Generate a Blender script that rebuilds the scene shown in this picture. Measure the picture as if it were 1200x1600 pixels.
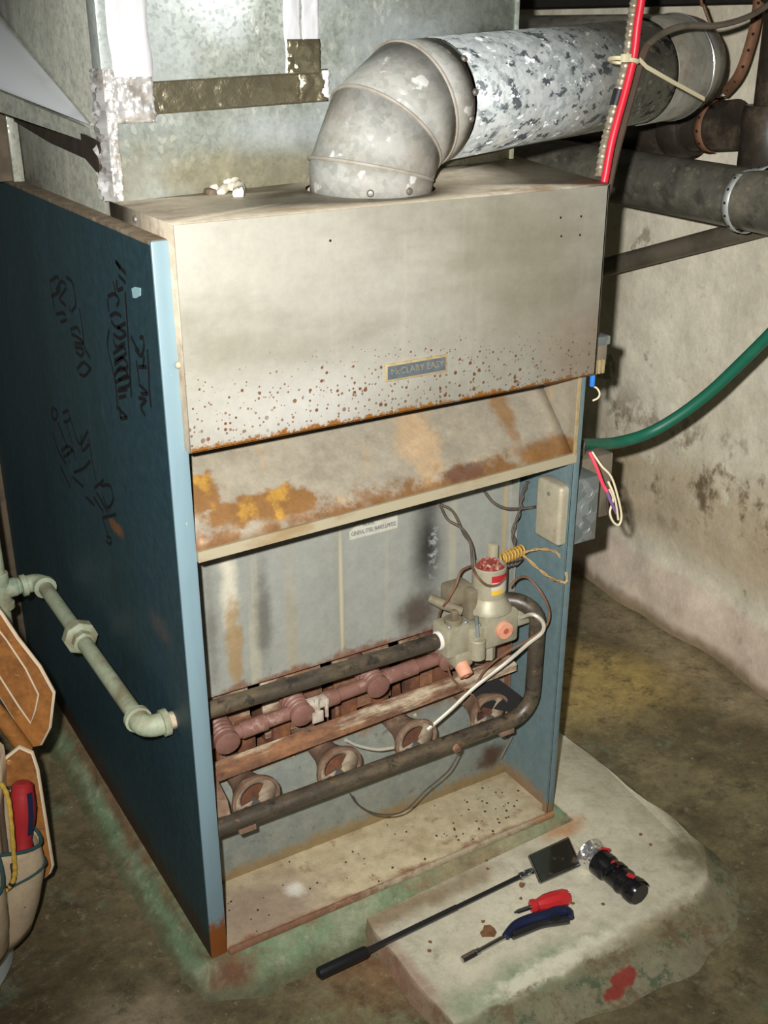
import bpy, bmesh, math, random
from mathutils import Vector, Matrix, noise as mnoise
random.seed(7)
for o in list(bpy.data.objects): bpy.data.objects.remove(o)
scene = bpy.context.scene
COL = scene.collection
V = Vector

# ------------------------------------------------------------------ camera
FPX = 1755.1
CAM = V((-0.4073, -1.1588, 1.2063))
PITCH, YAW, ROLL = 0.4084, 0.5391, -0.0043
cp, sp, cy, sy = math.cos(PITCH), math.sin(PITCH), math.cos(YAW), math.sin(YAW)
FW = V((sy*cp, cy*cp, -sp)); R0 = V((cy, -sy, 0)); U0 = R0.cross(FW)
RT = math.cos(ROLL)*R0 + math.sin(ROLL)*U0
UP = -math.sin(ROLL)*R0 + math.cos(ROLL)*U0
cam = bpy.data.cameras.new('camera'); camo = bpy.data.objects.new('camera', cam); COL.objects.link(camo)
cam.sensor_fit = 'VERTICAL'; cam.sensor_height = 24.0; cam.lens = FPX*24.0/1600.0
cam.clip_start = 0.02
camo.matrix_world = Matrix(((RT.x, UP.x, -FW.x, CAM.x), (RT.y, UP.y, -FW.y, CAM.y), (RT.z, UP.z, -FW.z, CAM.z), (0, 0, 0, 1)))
scene.camera = camo

def at(px, py, x=None, y=None, z=None):
    """a point of the photograph, put on the plane x=, y= or z= of the room"""
    d = FW + RT*((px-600)/FPX) - UP*((py-800)/FPX)
    if x is not None: t = (x-CAM.x)/d.x
    elif y is not None: t = (y-CAM.y)/d.y
    else: t = (z-CAM.z)/d.z
    return CAM + d*t

# ------------------------------------------------------------------ light
w = bpy.data.worlds.new('world'); scene.world = w; w.use_nodes = True
w.node_tree.nodes['Background'].inputs[0].default_value = (1.0, 0.98, 0.93, 1)
w.node_tree.nodes['Background'].inputs[1].default_value = 0.07
fl = bpy.data.lights.new('camera_flash', 'SPOT'); flo = bpy.data.objects.new('camera_flash', fl); COL.objects.link(flo)
fl.energy = 182; fl.shadow_soft_size = 0.012; fl.spot_size = math.radians(80); fl.spot_blend = 1.0
fl.color = (1.0, 0.985, 0.965)
flo.location = CAM + RT*(-0.055) + UP*0.05
flo.rotation_euler = (FW + UP*0.05 + RT*0.055).to_track_quat('-Z', 'Y').to_euler()
vs = scene.view_settings
vs.view_transform = 'Standard'; vs.look = 'None'; vs.exposure = 0.0; vs.gamma = 1.0; vs.use_curve_mapping = False

# ------------------------------------------------------------------ material nodes
def lin(c):
    def f(u):
        u /= 255.0
        return u/12.92 if u <= 0.04045 else ((u+0.055)/1.055)**2.4
    return (f(c[0]), f(c[1]), f(c[2]), 1)

class Mat:
    def __init__(s, name, base, rough=0.6, metal=0.0, spec=0.4):
        s.m = bpy.data.materials.new(name); s.m.use_nodes = True
        s.t = s.m.node_tree; s.b = s.t.nodes['Principled BSDF']
        s.tc = s.t.nodes.new('ShaderNodeTexCoord')
        s.b.inputs['Roughness'].default_value = rough
        s.b.inputs['Metallic'].default_value = metal
        s.b.inputs['Specular IOR Level'].default_value = spec
        s.col = None; s.base = lin(base)
        s.b.inputs['Base Color'].default_value = s.base
        s.rough0 = rough
        s._xyz = None
    def n(s, kind): return s.t.nodes.new(kind)
    def L(s, a, b): s.t.links.new(a, b)
    def coord(s, stretch=(1, 1, 1), off=(0, 0, 0), rot=(0, 0, 0)):
        mp = s.n('ShaderNodeMapping'); s.L(s.tc.outputs['Object'], mp.inputs[0])
        mp.inputs['Scale'].default_value = stretch; mp.inputs['Location'].default_value = off
        mp.inputs['Rotation'].default_value = rot
        return mp.outputs[0]
    def noise(s, scale, detail=4, rough=0.6, stretch=(1, 1, 1), off=(0, 0, 0), rot=(0, 0, 0), dist=0):
        n = s.n('ShaderNodeTexNoise'); s.L(s.coord(stretch, off, rot), n.inputs['Vector'])
        n.inputs['Scale'].default_value = scale; n.inputs['Detail'].default_value = detail
        n.inputs['Roughness'].default_value = rough; n.inputs['Distortion'].default_value = dist
        return n.outputs[0]
    def vor(s, scale, out='Distance', stretch=(1, 1, 1), feature='F1', off=(0, 0, 0), rot=(0, 0, 0)):
        n = s.n('ShaderNodeTexVoronoi'); n.feature = feature; s.L(s.coord(stretch, off, rot), n.inputs['Vector'])
        n.inputs['Scale'].default_value = scale
        o = n.outputs[out]
        if out == 'Color':
            sx = s.n('ShaderNodeSeparateXYZ'); s.L(o, sx.inputs[0]); o = sx.outputs[0]
        return o
    def step(s, a, lo, hi):
        n = s.n('ShaderNodeMapRange'); n.interpolation_type = 'SMOOTHSTEP'
        s.put(a, n.inputs[0]); n.inputs[1].default_value = lo; n.inputs[2].default_value = hi
        return n.outputs[0]
    def put(s, a, sock):
        if isinstance(a, (int, float)): sock.default_value = a
        else: s.L(a, sock)
    def op(s, o, a, b=0.0, clamp=False):
        n = s.n('ShaderNodeMath'); n.operation = o; n.use_clamp = clamp
        s.put(a, n.inputs[0]); s.put(b, n.inputs[1]); return n.outputs[0]
    def mul(s, a, b): return s.op('MULTIPLY', a, b)
    def add(s, a, b): return s.op('ADD', a, b)
    def inv(s, a): return s.op('SUBTRACT', 1.0, a)
    def ax(s, k):
        if s._xyz is None:
            s._xyz = s.n('ShaderNodeSeparateXYZ'); s.L(s.tc.outputs['Object'], s._xyz.inputs[0])
        return s._xyz.outputs['XYZ'.index(k)]
    def blob(s, c, r, soft=0.6, jag=0.5, jscale=14):
        """a stain or painted-in tone of its own place and shape: an ellipsoid with a ragged rim"""
        acc = None
        for k, ci, ri in zip('XYZ', c, r):
            if ri is None: continue
            d = s.op('DIVIDE', s.op('SUBTRACT', s.ax(k), ci), ri); d = s.mul(d, d)
            acc = d if acc is None else s.add(acc, d)
        d = s.op('SQRT', acc)
        if jag: d = s.add(d, s.mul(s.op('SUBTRACT', s.noise(jscale, 5, 0.65), 0.5), jag*2))
        return s.inv(s.step(d, 1-soft, 1.0+soft*0.2))
    def mix(s, fac, col):
        n = s.n('ShaderNodeMix'); n.data_type = 'RGBA'
        s.put(fac, n.inputs[0])
        if s.col is None: n.inputs[6].default_value = s.base
        else: s.L(s.col, n.inputs[6])
        n.inputs[7].default_value = lin(col)
        s.col = n.outputs[2]; s.L(s.col, s.b.inputs['Base Color']); return s
    def rough(s, fac, val):
        n = s.n('ShaderNodeMix'); s.put(fac, n.inputs[0])
        r = s.b.inputs['Roughness']
        if r.is_linked: s.L(r.links[0].from_socket, n.inputs[2])
        else: n.inputs[2].default_value = s.rough0
        n.inputs[3].default_value = val; s.L(n.outputs[0], r); return s
    def metal(s, fac, val):
        n = s.n('ShaderNodeMix'); s.put(fac, n.inputs[0]); r = s.b.inputs['Metallic']
        if r.is_linked: s.L(r.links[0].from_socket, n.inputs[2])
        else: n.inputs[2].default_value = r.default_value
        n.inputs[3].default_value = val; s.L(n.outputs[0], r); return s
    def bump(s, h, strength=0.3, dist=0.002):
        n = s.n('ShaderNodeBump'); n.inputs['Strength'].default_value = strength; n.inputs['Distance'].default_value = dist
        s.L(h, n.inputs['Height'])
        r = s.b.inputs['Normal']
        if r.is_linked: s.L(r.links[0].from_socket, n.inputs['Normal'])
        s.L(n.outputs[0], r); return s

def plain(name, col, rough=0.6, metal=0.0, dirt=None, amt=0.5, scale=30, bump=0.0):
    m = Mat(name, col, rough, metal)
    if dirt: m.mix(m.mul(m.step(m.noise(scale, 5), 0.4, 0.7), amt), dirt)
    if bump: m.bump(m.noise(scale*2, 4), bump, 0.002)
    return m.m

MT = {}
# blue enamel of the casing: one paint, side darkened for grazing light and dirt
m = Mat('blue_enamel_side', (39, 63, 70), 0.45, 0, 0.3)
m.mix(m.mul(m.step(m.noise(6, 5, 0.6, (1, 1, 0.35)), 0.4, 0.75), 0.6), (32, 52, 54))
m.mix(m.mul(m.step(m.noise(45, 4, 0.7, (1, 1, 0.08)), 0.52, 0.8), 0.35), (56, 78, 78))
m.mix(m.mul(m.step(m.noise(3, 3, 0.5, off=(4, 2, 1)), 0.5, 0.75), 0.5), (32, 58, 76))
m.mix(m.step(m.vor(70, stretch=(0, 1, 1)), 0.07, 0.03), (84, 102, 104))
m.mix(m.mul(m.step(m.noise(30, 6, 0.75, (1, 1, 0.25), rot=(0.5, 0, 0)), 0.58, 0.72), 0.45), (70, 84, 80))
m.mix(m.mul(m.step(m.noise(90, 5, 0.75, (1, 1, 0.4)), 0.5, 0.7), 0.35), (30, 46, 50))
m.mix(m.blob((0, 0.24, 0.575), (None, 0.035, 0.012), 0.5, 0.6, 40), (110, 76, 52))
m.mix(m.mul(m.blob((0, 0.09, 0.49), (None, 0.05, 0.025), 0.7, 0.4), 0.4), (90, 84, 74))
m.mix(m.mul(m.step(m.add(m.ax('Z'), m.mul(m.noise(25, 4), -0.06)), 0.03, -0.02), 0.95), (56, 36, 24))
m.rough(m.noise(18), 0.6); MT['blue_side'] = m.m
m = Mat('blue_enamel', (118, 141, 148), 0.4, 0, 0.4)  # same paint made lighter, the flash-lit front put into its colour
m.mix(m.mul(m.step(m.noise(30, 4, 0.6, (1, 1, 0.2)), 0.45, 0.75), 0.35), (98, 118, 128))
m.mix(m.step(m.vor(60, stretch=(1, 0, 0.4)), 0.06, 0.02), (176, 170, 150))
m.mix(m.step(m.add(m.ax('Z'), m.mul(m.noise(60, 5), -0.09)), 0.03, 0.0), (136, 78, 36))
MT['blue_front'] = m.m
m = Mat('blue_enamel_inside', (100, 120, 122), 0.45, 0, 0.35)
m.mix(m.mul(m.step(m.noise(16, 5, 0.6, (1, 1, 0.3)), 0.45, 0.7), 0.5), (122, 134, 130))
m.mix(m.mul(m.step(m.noise(40, 5, 0.7), 0.6, 0.7), 0.5), (116, 106, 84))
m.mix(m.mul(m.step(m.add(m.ax('Z'), m.mul(m.noise(40, 6, 0.7), -0.06)), 0.01, -0.015), 0.8), (142, 108, 72))
m.mix(m.mul(m.step(m.noise(9, 5, 0.6, (1, 1, 0.2)), 0.62, 0.72), 0.5), (140, 118, 80))
MT['blue_in'] = m.m
m = Mat('flange_dirt', (104, 90, 72), 0.8)
m.mix(m.step(m.noise(30, 5), 0.4, 0.7), (126, 114, 94)); m.mix(m.step(m.noise(14, 5, off=(3, 3, 3)), 0.55, 0.7), (88, 72, 52))
MT['flange'] = m.m
# hood: aged aluminium-coated steel with rust specks along its lower edge
m = Mat('hood_front_steel', (154, 151, 138), 0.5, 0.1, 0.4)
m.mix(m.mul(m.step(m.noise(5, 5, 0.6, (0.6, 1, 1.6), rot=(0, 0.6, 0)), 0.44, 0.68), 0.75), (130, 126, 110))
m.mix(m.mul(m.step(m.noise(4, 5, 0.6, (0.35, 1, 1.5), rot=(0, -0.5, 0), off=(5, 5, 5)), 0.5, 0.66), 0.65), (170, 167, 152))
m.mix(m.mul(m.step(m.noise(40, 4, 0.6, (1, 1, 0.06)), 0.52, 0.8), 0.3), (174, 170, 154))
m.mix(m.mul(m.blob((0.5, 0, 0.92), (0.16, None, 0.16), 0.9, 0.3, 8), 0.55), (126, 120, 98))  # dimmer upper right of the hood, light falloff painted into the colour
m.mix(m.mul(m.blob((0.17, 0, 0.79), (0.18, None, 0.06), 0.9, 0.3, 8), 0.6), (186, 184, 176))  # brighter lower left, painted light as well
dens = m.step(m.add(m.ax('Z'), m.mul(m.op('ABSOLUTE', m.op('SUBTRACT', m.ax('X'), 0.24)), 0.10)), 0.915, 0.80)
thr = m.mul(dens, 0.40)
def specks(sc, off):
    v = m.vor(sc, stretch=(1, 0, 1), off=off); c = m.vor(sc, 'Color', stretch=(1, 0, 1), off=off)
    return m.step(m.op('SUBTRACT', m.mul(m.step(c, 0.25, 1.0), thr), v), 0.0, 0.04)
sp1 = specks(135, (0, 0, 0)); sp2 = specks(210, (3, 1, 2))
patch = m.step(m.noise(10, 3), 0.30, 0.48)
m.mix(m.mul(m.op('MAXIMUM', m.mul(sp1, patch), m.mul(sp2, 0.8)), 0.95), (104, 64, 32))
edge = m.step(m.add(m.ax('Z'), m.mul(m.noise(110, 5, 0.7), -0.030)), 0.752, 0.747)
m.mix(m.mul(edge, m.step(m.noise(26, 4), 0.32, 0.5)), (134, 86, 34))
m.mix(m.mul(m.blob((0.62, 0, 0.8), (0.12, None, 0.09), 0.9, 0.4), 0.5), (128, 102, 74))
m.bump(m.noise(4, 3), 0.25, 0.01); MT['hood'] = m.m
m = Mat('hood_top_steel', (168, 158, 138), 0.6, 0.1, 0.4)
m.mix(m.mul(m.step(m.noise(7, 5, 0.6, (0.7, 2.2, 1)), 0.44, 0.66), 0.9), (124, 104, 78))
m.mix(m.mul(m.step(m.noise(14, 5, 0.6, off=(5, 1, 1)), 0.5, 0.7), 0.7), (196, 188, 170))
MT['hood_top'] = m.m
m = Mat('deflector_steel', (152, 144, 126), 0.5, 0.15, 0.45)
m.mix(m.mul(m.step(m.noise(9, 6, 0.7, (1, 2, 0.6)), 0.42, 0.7), 0.6), (134, 124, 106))
m.mix(m.mul(m.step(m.noise(26, 5, 0.7, (1, 1, 0.4)), 0.56, 0.68), 0.5), (176, 146, 106))
low = m.step(m.add(m.add(m.ax('Z'), m.mul(m.ax('X'), -0.02)), m.mul(m.noise(34, 6, 0.75), -0.07)), 0.617, 0.597)
m.mix(m.mul(low, m.step(m.noise(13, 4, off=(3, 2, 2)), 0.36, 0.52)), (122, 88, 54))
b1 = m.op('MAXIMUM', m.blob((0.125, 0.02, 0.657), (0.085, None, 0.018), 0.3, 0.9, 34), m.blob((0.05, 0.05, 0.682), (0.034, None, 0.022), 0.3, 0.9, 34))
m.mix(b1, (128, 92, 52))
m.mix(m.mul(m.mul(b1, m.step(m.noise(30, 5, 0.6), 0.47, 0.62)), 0.8), (178, 136, 56))
m.mix(m.mul(m.blob((0.37, 0.05, 0.69), (0.035, None, 0.06), 0.6, 0.9, 30), 0.55), (192, 158, 114))
m.mix(m.mul(m.blob((0.52, 0.06, 0.72), (0.02, None, 0.06), 0.6, 0.9, 30), 0.8), (134, 100, 60))
m.mix(m.mul(m.blob((0.57, 0.01, 0.65), (0.07, None, 0.02), 0.5, 0.8, 34), 0.9), (128, 92, 50))
m.mix(m.mul(m.blob((0.42, 0.01, 0.647), (0.04, None, 0.010), 0.5, 0.8, 50), 0.8), (96, 66, 52))
m.bump(m.noise(60, 5), 0.2, 0.001); MT['deflector'] = m.m
m = Mat('lip_steel', (176, 166, 138), 0.45, 0.2)
m.mix(m.mul(m.step(m.noise(20, 5, 0.6, (0.5, 1, 1)), 0.5, 0.7), 0.7), (150, 122, 80)); MT['lip'] = m.m
# galvanised back panel with runs of lime, rust and soot
m = Mat('vestibule_galvanised', (158, 160, 150), 0.45, 0.2, 0.45)
m.mix(m.mul(m.step(m.noise(14, 5, 0.55, (1, 1, 0.05)), 0.44, 0.66), 0.5), (140, 141, 130))
m.mix(m.mul(m.step(m.noise(30, 4, 0.5, (1, 1, 0.03), off=(2, 0, 0)), 0.62, 0.70), 0.35), (194, 184, 150))
m.mix(m.mul(m.step(m.noise(22, 4, 0.5, (1, 1, 0.04), off=(7, 0, 0)), 0.64, 0.72), 0.3), (178, 158, 112))
m.mix(m.mul(m.blob((0.115, 0, 0.50), (0.016, None, 0.14), 0.8, 0.6, 30), 0.85), (218, 212, 188))
m.mix(m.mul(m.blob((0.118, 0, 0.41), (0.016, None, 0.085), 0.6, 0.8, 36), 0.75), (158, 126, 76))
m.mix(m.mul(m.blob((0.165, 0, 0.44), (0.016, None, 0.10), 0.9, 0.5, 20), 0.7), (92, 88, 78))
m.mix(m.mul(m.blob((0.085, 0, 0.44), (0.012, None, 0.12), 0.9, 0.5, 20), 0.6), (104, 102, 92))
m.mix(m.mul(m.blob((0.29, 0, 0.44), (0.004, None, 0.16), 0.7, 0.5, 40), 0.7), (206, 194, 158))
m.mix(m.mul(m.blob((0.585, 0, 0.50), (0.005, None, 0.2), 0.7, 0.5, 40), 0.6), (194, 164, 104))
m.mix(m.mul(m.blob((0.44, 0, 0.49), (0.035, None, 0.13), 1.0, 0.35, 16), 0.92), (40, 38, 36))
m.mix(m.mul(m.blob((0.425, 0, 0.37), (0.05, None, 0.05), 0.8, 0.45, 20), 0.85), (78, 62, 50))
m.mix(m.mul(m.blob((0.451, 0, 0.475), (0.011, None, 0.07), 0.6, 0.6, 60), m.mul(m.step(m.noise(120, 4), 0.5, 0.62), 0.8)), (170, 174, 176))
rim = m.step(m.add(m.ax('Z'), m.mul(m.noise(30, 5, 0.7), -0.06)), 0.318, 0.302)
m.mix(m.mul(rim, 0.9), (128, 86, 62)); MT['vest'] = m.m
m = Mat('lower_panel_steel', (134, 140, 132), 0.5, 0.2, 0.4)
m.mix(m.mul(m.step(m.noise(22, 5, 0.65), 0.42, 0.7), 0.55), (160, 160, 142))
m.mix(m.mul(m.step(m.noise(60, 5, 0.7), 0.6, 0.68), 0.6), (106, 90, 70))
m.mix(m.mul(m.step(m.add(m.ax('Z'), m.mul(m.noise(40, 5), 0.05)), 0.205, 0.235), 0.9), (132, 92, 58))
m.mix(m.mul(m.step(m.add(m.ax('Z'), m.mul(m.noise(40, 5), -0.05)), 0.01, -0.012), 0.9), (150, 128, 88))
m.mix(m.blob((0.575, 0, 0.05), (0.035, None, 0.03), 0.7, 0.6, 40), (92, 72, 58))
MT['lower'] = m.m
m = Mat('tray_dust', (196, 182, 148), 0.8)
m.mix(m.mul(m.step(m.noise(14, 5, 0.65), 0.42, 0.68), 0.7), (164, 144, 110))
m.mix(m.mul(m.step(m.noise(26, 5, 0.7, off=(3, 3, 0)), 0.55, 0.7), 0.7), (142, 104, 76))
m.mix(m.blob((0.10, 0.04, 0), (0.13, 0.1, None), 0.8, 0.4, 16), (158, 138, 116))
m.mix(m.mul(m.blob((0.16, 0.06, 0), (0.02, 0.02, None), 0.7, 0.5, 40), 0.9), (224, 220, 204))
m.mix(m.mul(m.step(m.add(m.ax('Y'), m.mul(m.noise(26, 5), -0.05)), -0.012, -0.03), 0.9), (130, 78, 52))
m.bump(m.noise(80, 5), 0.25, 0.001); MT['tray'] = m.m
m = Mat('tray_lip_paint', (172, 158, 130), 0.8)
m.mix(m.mul(m.step(m.add(m.ax('X'), m.mul(m.noise(30, 6, 0.7), 0.5)), 0.62, 0.42), 0.9), (122, 82, 60)); m.mix(m.mul(m.step(m.noise(40, 6, 0.7), 0.52, 0.66), 0.6), (140, 106, 78)); m.mix(m.mul(m.blob((0.6, 0, 0), (0.05, None, None), 0.9, 0.5), 0.8), (160, 110, 66)); MT['tray_lip'] = m.m
m = Mat('rust', (112, 80, 60), 0.85)
m.mix(m.step(m.noise(24, 5, 0.7, (0.4, 1, 1)), 0.45, 0.65), (142, 100, 68)); m.mix(m.step(m.noise(40, 5, 0.7, off=(3, 0, 0)), 0.55, 0.7), (80, 56, 44))
m.mix(m.mul(m.step(m.noise(18, 6, 0.7, (0.2, 1, 1), off=(0, 4, 0)), 0.52, 0.64), 0.85), (192, 178, 150))
m.bump(m.noise(90, 5), 0.4, 0.002); MT['rust'] = m.m
m = Mat('firebox_rust', (104, 66, 46), 0.9)
m.mix(m.step(m.noise(20, 5, 0.7), 0.45, 0.65), (130, 84, 52)); m.mix(m.step(m.noise(12, 5, 0.6, off=(2, 2, 2)), 0.5, 0.7), (64, 42, 32))
m.bump(m.noise(70, 5), 0.4, 0.002); MT['firebox'] = m.m
m = Mat('burner_cast', (128, 104, 84), 0.8)
m.mix(m.step(m.noise(26, 4), 0.4, 0.7), (108, 80, 62)); m.mix(m.mul(m.step(m.noise(60, 5), 0.56, 0.7), 0.6), (158, 140, 116)); m.bump(m.noise(120, 4), 0.3, 0.001)
MT['burner'] = m.m
MT['shutter'] = plain('burner_shutter', (160, 144, 122), 0.75, 0.1, (118, 92, 72), 0.7, 40)
m = Mat('brown_manifold', (128, 92, 80), 0.5)
m.mix(m.step(m.noise(30, 5, 0.7), 0.45, 0.7), (102, 70, 58)); m.mix(m.mul(m.step(m.noise(50, 6, 0.7, off=(2, 0, 0)), 0.56, 0.68), 0.6), (172, 144, 130)); MT['brown'] = m.m
m = Mat('black_pipe', (70, 63, 52), 0.42, 0.1, 0.55)
m.mix(m.mul(m.step(m.noise(26, 5, 0.7, (0.3, 1, 1)), 0.44, 0.68), 0.8), (106, 92, 70)); m.mix(m.mul(m.step(m.noise(40, 6, 0.7, off=(1, 5, 1)), 0.52, 0.66), 0.9), (44, 40, 36))
m.mix(m.mul(m.step(m.noise(90, 4), 0.62, 0.7), 0.6), (140, 96, 56)); m.bump(m.noise(150, 4), 0.3, 0.001); MT['gaspipe'] = m.m
m = Mat('valve_casting', (166, 160, 136), 0.5, 0.2, 0.45)
m.mix(m.mul(m.step(m.noise(34, 4), 0.45, 0.7), 0.6), (140, 132, 106)); m.bump(m.noise(160, 3), 0.15, 0.001); MT['valve'] = m.m
MT['valve_dark'] = plain('valve_dark_casting', (128, 118, 96), 0.7, 0.1, (104, 92, 72), 0.6, 50)  # darker copy of the valve casting colour
MT['orange'] = plain('orange_plug', (216, 158, 128), 0.6, 0, (190, 116, 86), 0.6, 60)
MT['plug_red'] = plain('plug_centre', (176, 92, 66), 0.6)
m = Mat('coil_red', (140, 62, 52), 0.6); m.mix(m.step(m.noise(60, 4), 0.5, 0.65), (176, 140, 120)); MT['coil'] = m.m
m = Mat('valve_label', (196, 186, 170), 0.5)
m.mix(m.step(m.ax('Z'), 0.0265, 0.0270), (172, 40, 46)); m.mix(m.mul(m.step(m.ax('Z'), 0.014, 0.0135), m.step(m.ax('X'), 0.012, 0.004)), (214, 178, 60))
MT['valve_label'] = m.m
MT['limed_steel'] = plain('limed_steel', (192, 182, 166), 0.6, 0.1, (140, 116, 98), 0.7, 70)
MT['white_paint'] = plain('white_paint', (226, 222, 212), 0.5, 0, (190, 180, 160), 0.5, 60)
m = Mat('jbox_steel', (176, 168, 144), 0.55, 0.2); m.mix(m.mul(m.step(m.noise(14, 4), 0.4, 0.7), 0.7), (146, 132, 104)); m.mix(m.step(m.noise(50, 5), 0.66, 0.72), (140, 92, 56)); MT['jbox'] = m.m
m = Mat('galv_box', (150, 156, 152), 0.45, 0.45); m.mix(m.step(m.vor(60, 'Color'), 0.3, 0.7), (126, 134, 130)); m.mix(m.mul(m.step(m.noise(20, 5), 0.55, 0.7), 0.6), (150, 132, 104)); MT['galvbox'] = m.m
m = Mat('dusty_box', (126, 116, 98), 0.7, 0.1); m.mix(m.step(m.noise(20, 5), 0.45, 0.7), (104, 94, 78)); MT['dustbox'] = m.m
# galvanised spangle
def galv(name, base, a, b, sc, rough, metal, dirt=None, dirt_amt=0.6):
    m = Mat(name, base, rough, metal, 0.5)
    v = m.vor(sc, 'Color'); v2 = m.vor(sc*0.45, 'Color', off=(2, 1, 3))
    m.mix(m.mul(m.step(v, 0.35, 0.8), 0.8), a)
    m.mix(m.mul(m.step(v2, 0.5, 0.9), 0.6), b)
    if dirt: m.mix(m.mul(m.step(m.noise(9, 5, 0.6), 0.42, 0.66), dirt_amt), dirt)
    m.rough(m.step(v, 0.6, 0.95), rough*0.55)
    return m
m = galv('plenum_galvanised', (156, 162, 152), (140, 148, 138), (172, 178, 168), 260, 0.45, 0.3)
m.mix(m.mul(m.mul(m.step(m.vor(190, 'Color', stretch=(1, 1, 0.6), off=(5, 2, 2)), 0.82, 0.86), m.step(m.noise(9, 4), 0.4, 0.6)), 0.7), (204, 206, 190))
m.mix(m.mul(m.step(m.noise(60, 5, 0.7, (1, 1, 0.6)), 0.52, 0.66), 0.5), (110, 120, 108))
m.mix(m.mul(m.step(m.add(m.ax('Z'), m.mul(m.noise(18, 5), -0.08)), 0.04, -0.02), 0.6), (160, 148, 112))
m.mix(m.mul(m.step(m.noise(5, 4, 0.6), 0.46, 0.66), 0.75), (190, 198, 194))
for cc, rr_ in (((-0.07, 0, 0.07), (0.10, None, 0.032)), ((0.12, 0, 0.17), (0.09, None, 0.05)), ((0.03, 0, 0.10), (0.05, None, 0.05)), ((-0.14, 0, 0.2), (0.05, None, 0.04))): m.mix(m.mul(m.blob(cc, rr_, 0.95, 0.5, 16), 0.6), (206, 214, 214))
m.bump(m.noise(4, 2), 0.3, 0.02); MT['plenum'] = m.m
m = galv('plenum_side_galvanised', (150, 152, 140), (138, 140, 128), (160, 162, 148), 200, 0.55, 0.2)
m.mix(m.mul(m.step(m.noise(26, 5, 0.6, (1, 1, 0.1)), 0.5, 0.72), 0.6), (176, 172, 152)); m.mix(m.mul(m.step(m.noise(18, 5, 0.6, (1, 1, 0.15), off=(3, 3, 3)), 0.55, 0.72), 0.5), (110, 108, 92)); MT['plenum_side'] = m.m
m = galv('flue_elbow_galvanised', (152, 152, 144), (138, 139, 132), (166, 166, 160), 130, 0.7, 0.0, (146, 136, 122), 0.55)
m.mix(m.mul(m.step(m.noise(34, 4, 0.6), 0.56, 0.64), 0.5), (142, 138, 126)); m.mix(m.mul(m.step(m.noise(28, 4, 0.5, off=(5, 5, 5)), 0.64, 0.68), 0.7), (222, 222, 216)); m.bump(m.noise(10, 3), 0.15, 0.006); MT['elbow'] = m.m
m = galv('flue_pipe_galvanised', (168, 174, 172), (142, 150, 150), (190, 194, 192), 150, 0.5, 0.15, (156, 152, 142), 0.5)
dk = m.step(m.noise(62, 4, 0.65, (0.7, 1, 1), off=(6, 3, 1), rot=(0, 0.4, 0)), 0.55, 0.60)
m.mix(m.mul(m.mul(dk, m.step(m.noise(10, 4, off=(4, 4, 4)), 0.34, 0.5)), 0.92), (56, 64, 68))
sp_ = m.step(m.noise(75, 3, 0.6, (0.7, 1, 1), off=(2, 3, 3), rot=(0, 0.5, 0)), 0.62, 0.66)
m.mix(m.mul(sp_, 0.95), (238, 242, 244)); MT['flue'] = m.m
m = galv('flue_sleeve_steel', (140, 138, 126), (128, 126, 116), (156, 154, 144), 90, 0.4, 0.3, (126, 114, 94), 0.5); MT['sleeve'] = m.m
MT['seam'] = plain('seam_bead', (156, 150, 138), 0.6, 0.05, (130, 118, 102), 0.7, 40)
MT['chrome_rim'] = plain('bright_rim', (200, 204, 204), 0.25, 0.8)
m = Mat('foil_tape', (240, 240, 242), 0.3, 0.35, 0.6); m.bump(m.noise(30, 3, 0.5, dist=0.4), 0.35, 0.004); MT['foil'] = m.m
m = Mat('crumpled_foil', (226, 224, 220), 0.3, 0.6); m.mix(m.mul(m.step(m.noise(40, 4), 0.5, 0.66), 0.5), (150, 132, 104)); m.bump(m.noise(28, 2), 0.4, 0.003); MT['foil_crumpled'] = m.m
m = Mat('boot_sheet', (216, 220, 222), 0.34, 0.35); m.mix(m.mul(m.step(m.noise(10, 4, 0.6, (1, 0.3, 1)), 0.5, 0.7), 0.6), (130, 134, 132)); MT['boot'] = m.m
m = Mat('dull_foil_tape', (150, 142, 116), 0.3, 0.8); m.mix(m.mul(m.step(m.noise(12, 5), 0.45, 0.7), 0.7), (122, 110, 82)); m.mix(m.step(m.vor(40), 0.10, 0.05), (210, 206, 196)); m.bump(m.noise(40, 4), 0.5, 0.006); MT['foil_dull'] = m.m
MT['screw'] = plain('screw_steel', (120, 116, 108), 0.5, 0.5)
MT['dark_gap'] = plain('gap_shade', (40, 34, 26), 0.85, 0, (70, 52, 34), 0.6, 40)  # shade of the gap, painted as a dark surface
m = Mat('black_drain_pipe', (92, 90, 80), 0.38, 0, 0.5); m.mix(m.mul(m.step(m.noise(9, 6, 0.7), 0.42, 0.7), 0.8), (130, 124, 106)); m.mix(m.mul(m.step(m.noise(22, 5, off=(3, 3, 3)), 0.5, 0.68), 0.7), (60, 58, 52)); m.mix(m.mul(m.step(m.noise(70, 4), 0.6, 0.7), 0.5), (150, 140, 118)); MT['abs'] = m.m
m = Mat('dark_drain_pipe', (54, 48, 40), 0.4, 0, 0.5); m.mix(m.mul(m.step(m.noise(12, 6, 0.7), 0.46, 0.68), 0.8), (98, 86, 70)); MT['abs_dark'] = m.m
m = Mat('cast_iron_pipe', (104, 96, 82), 0.5, 0.0, 0.4); m.mix(m.mul(m.step(m.noise(14, 5), 0.45, 0.7), 0.7), (74, 66, 56)); MT['iron'] = m.m
MT['strap_rust'] = plain('rusty_strap', (134, 96, 70), 0.7, 0.2, (100, 66, 44), 0.7, 40)
MT['strap_galv'] = plain('galvanised_strap', (186, 190, 184), 0.5, 0.3, (150, 150, 140), 0.5, 60)
MT['hole'] = plain('punched_hole', (24, 22, 20), 0.9)
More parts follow.
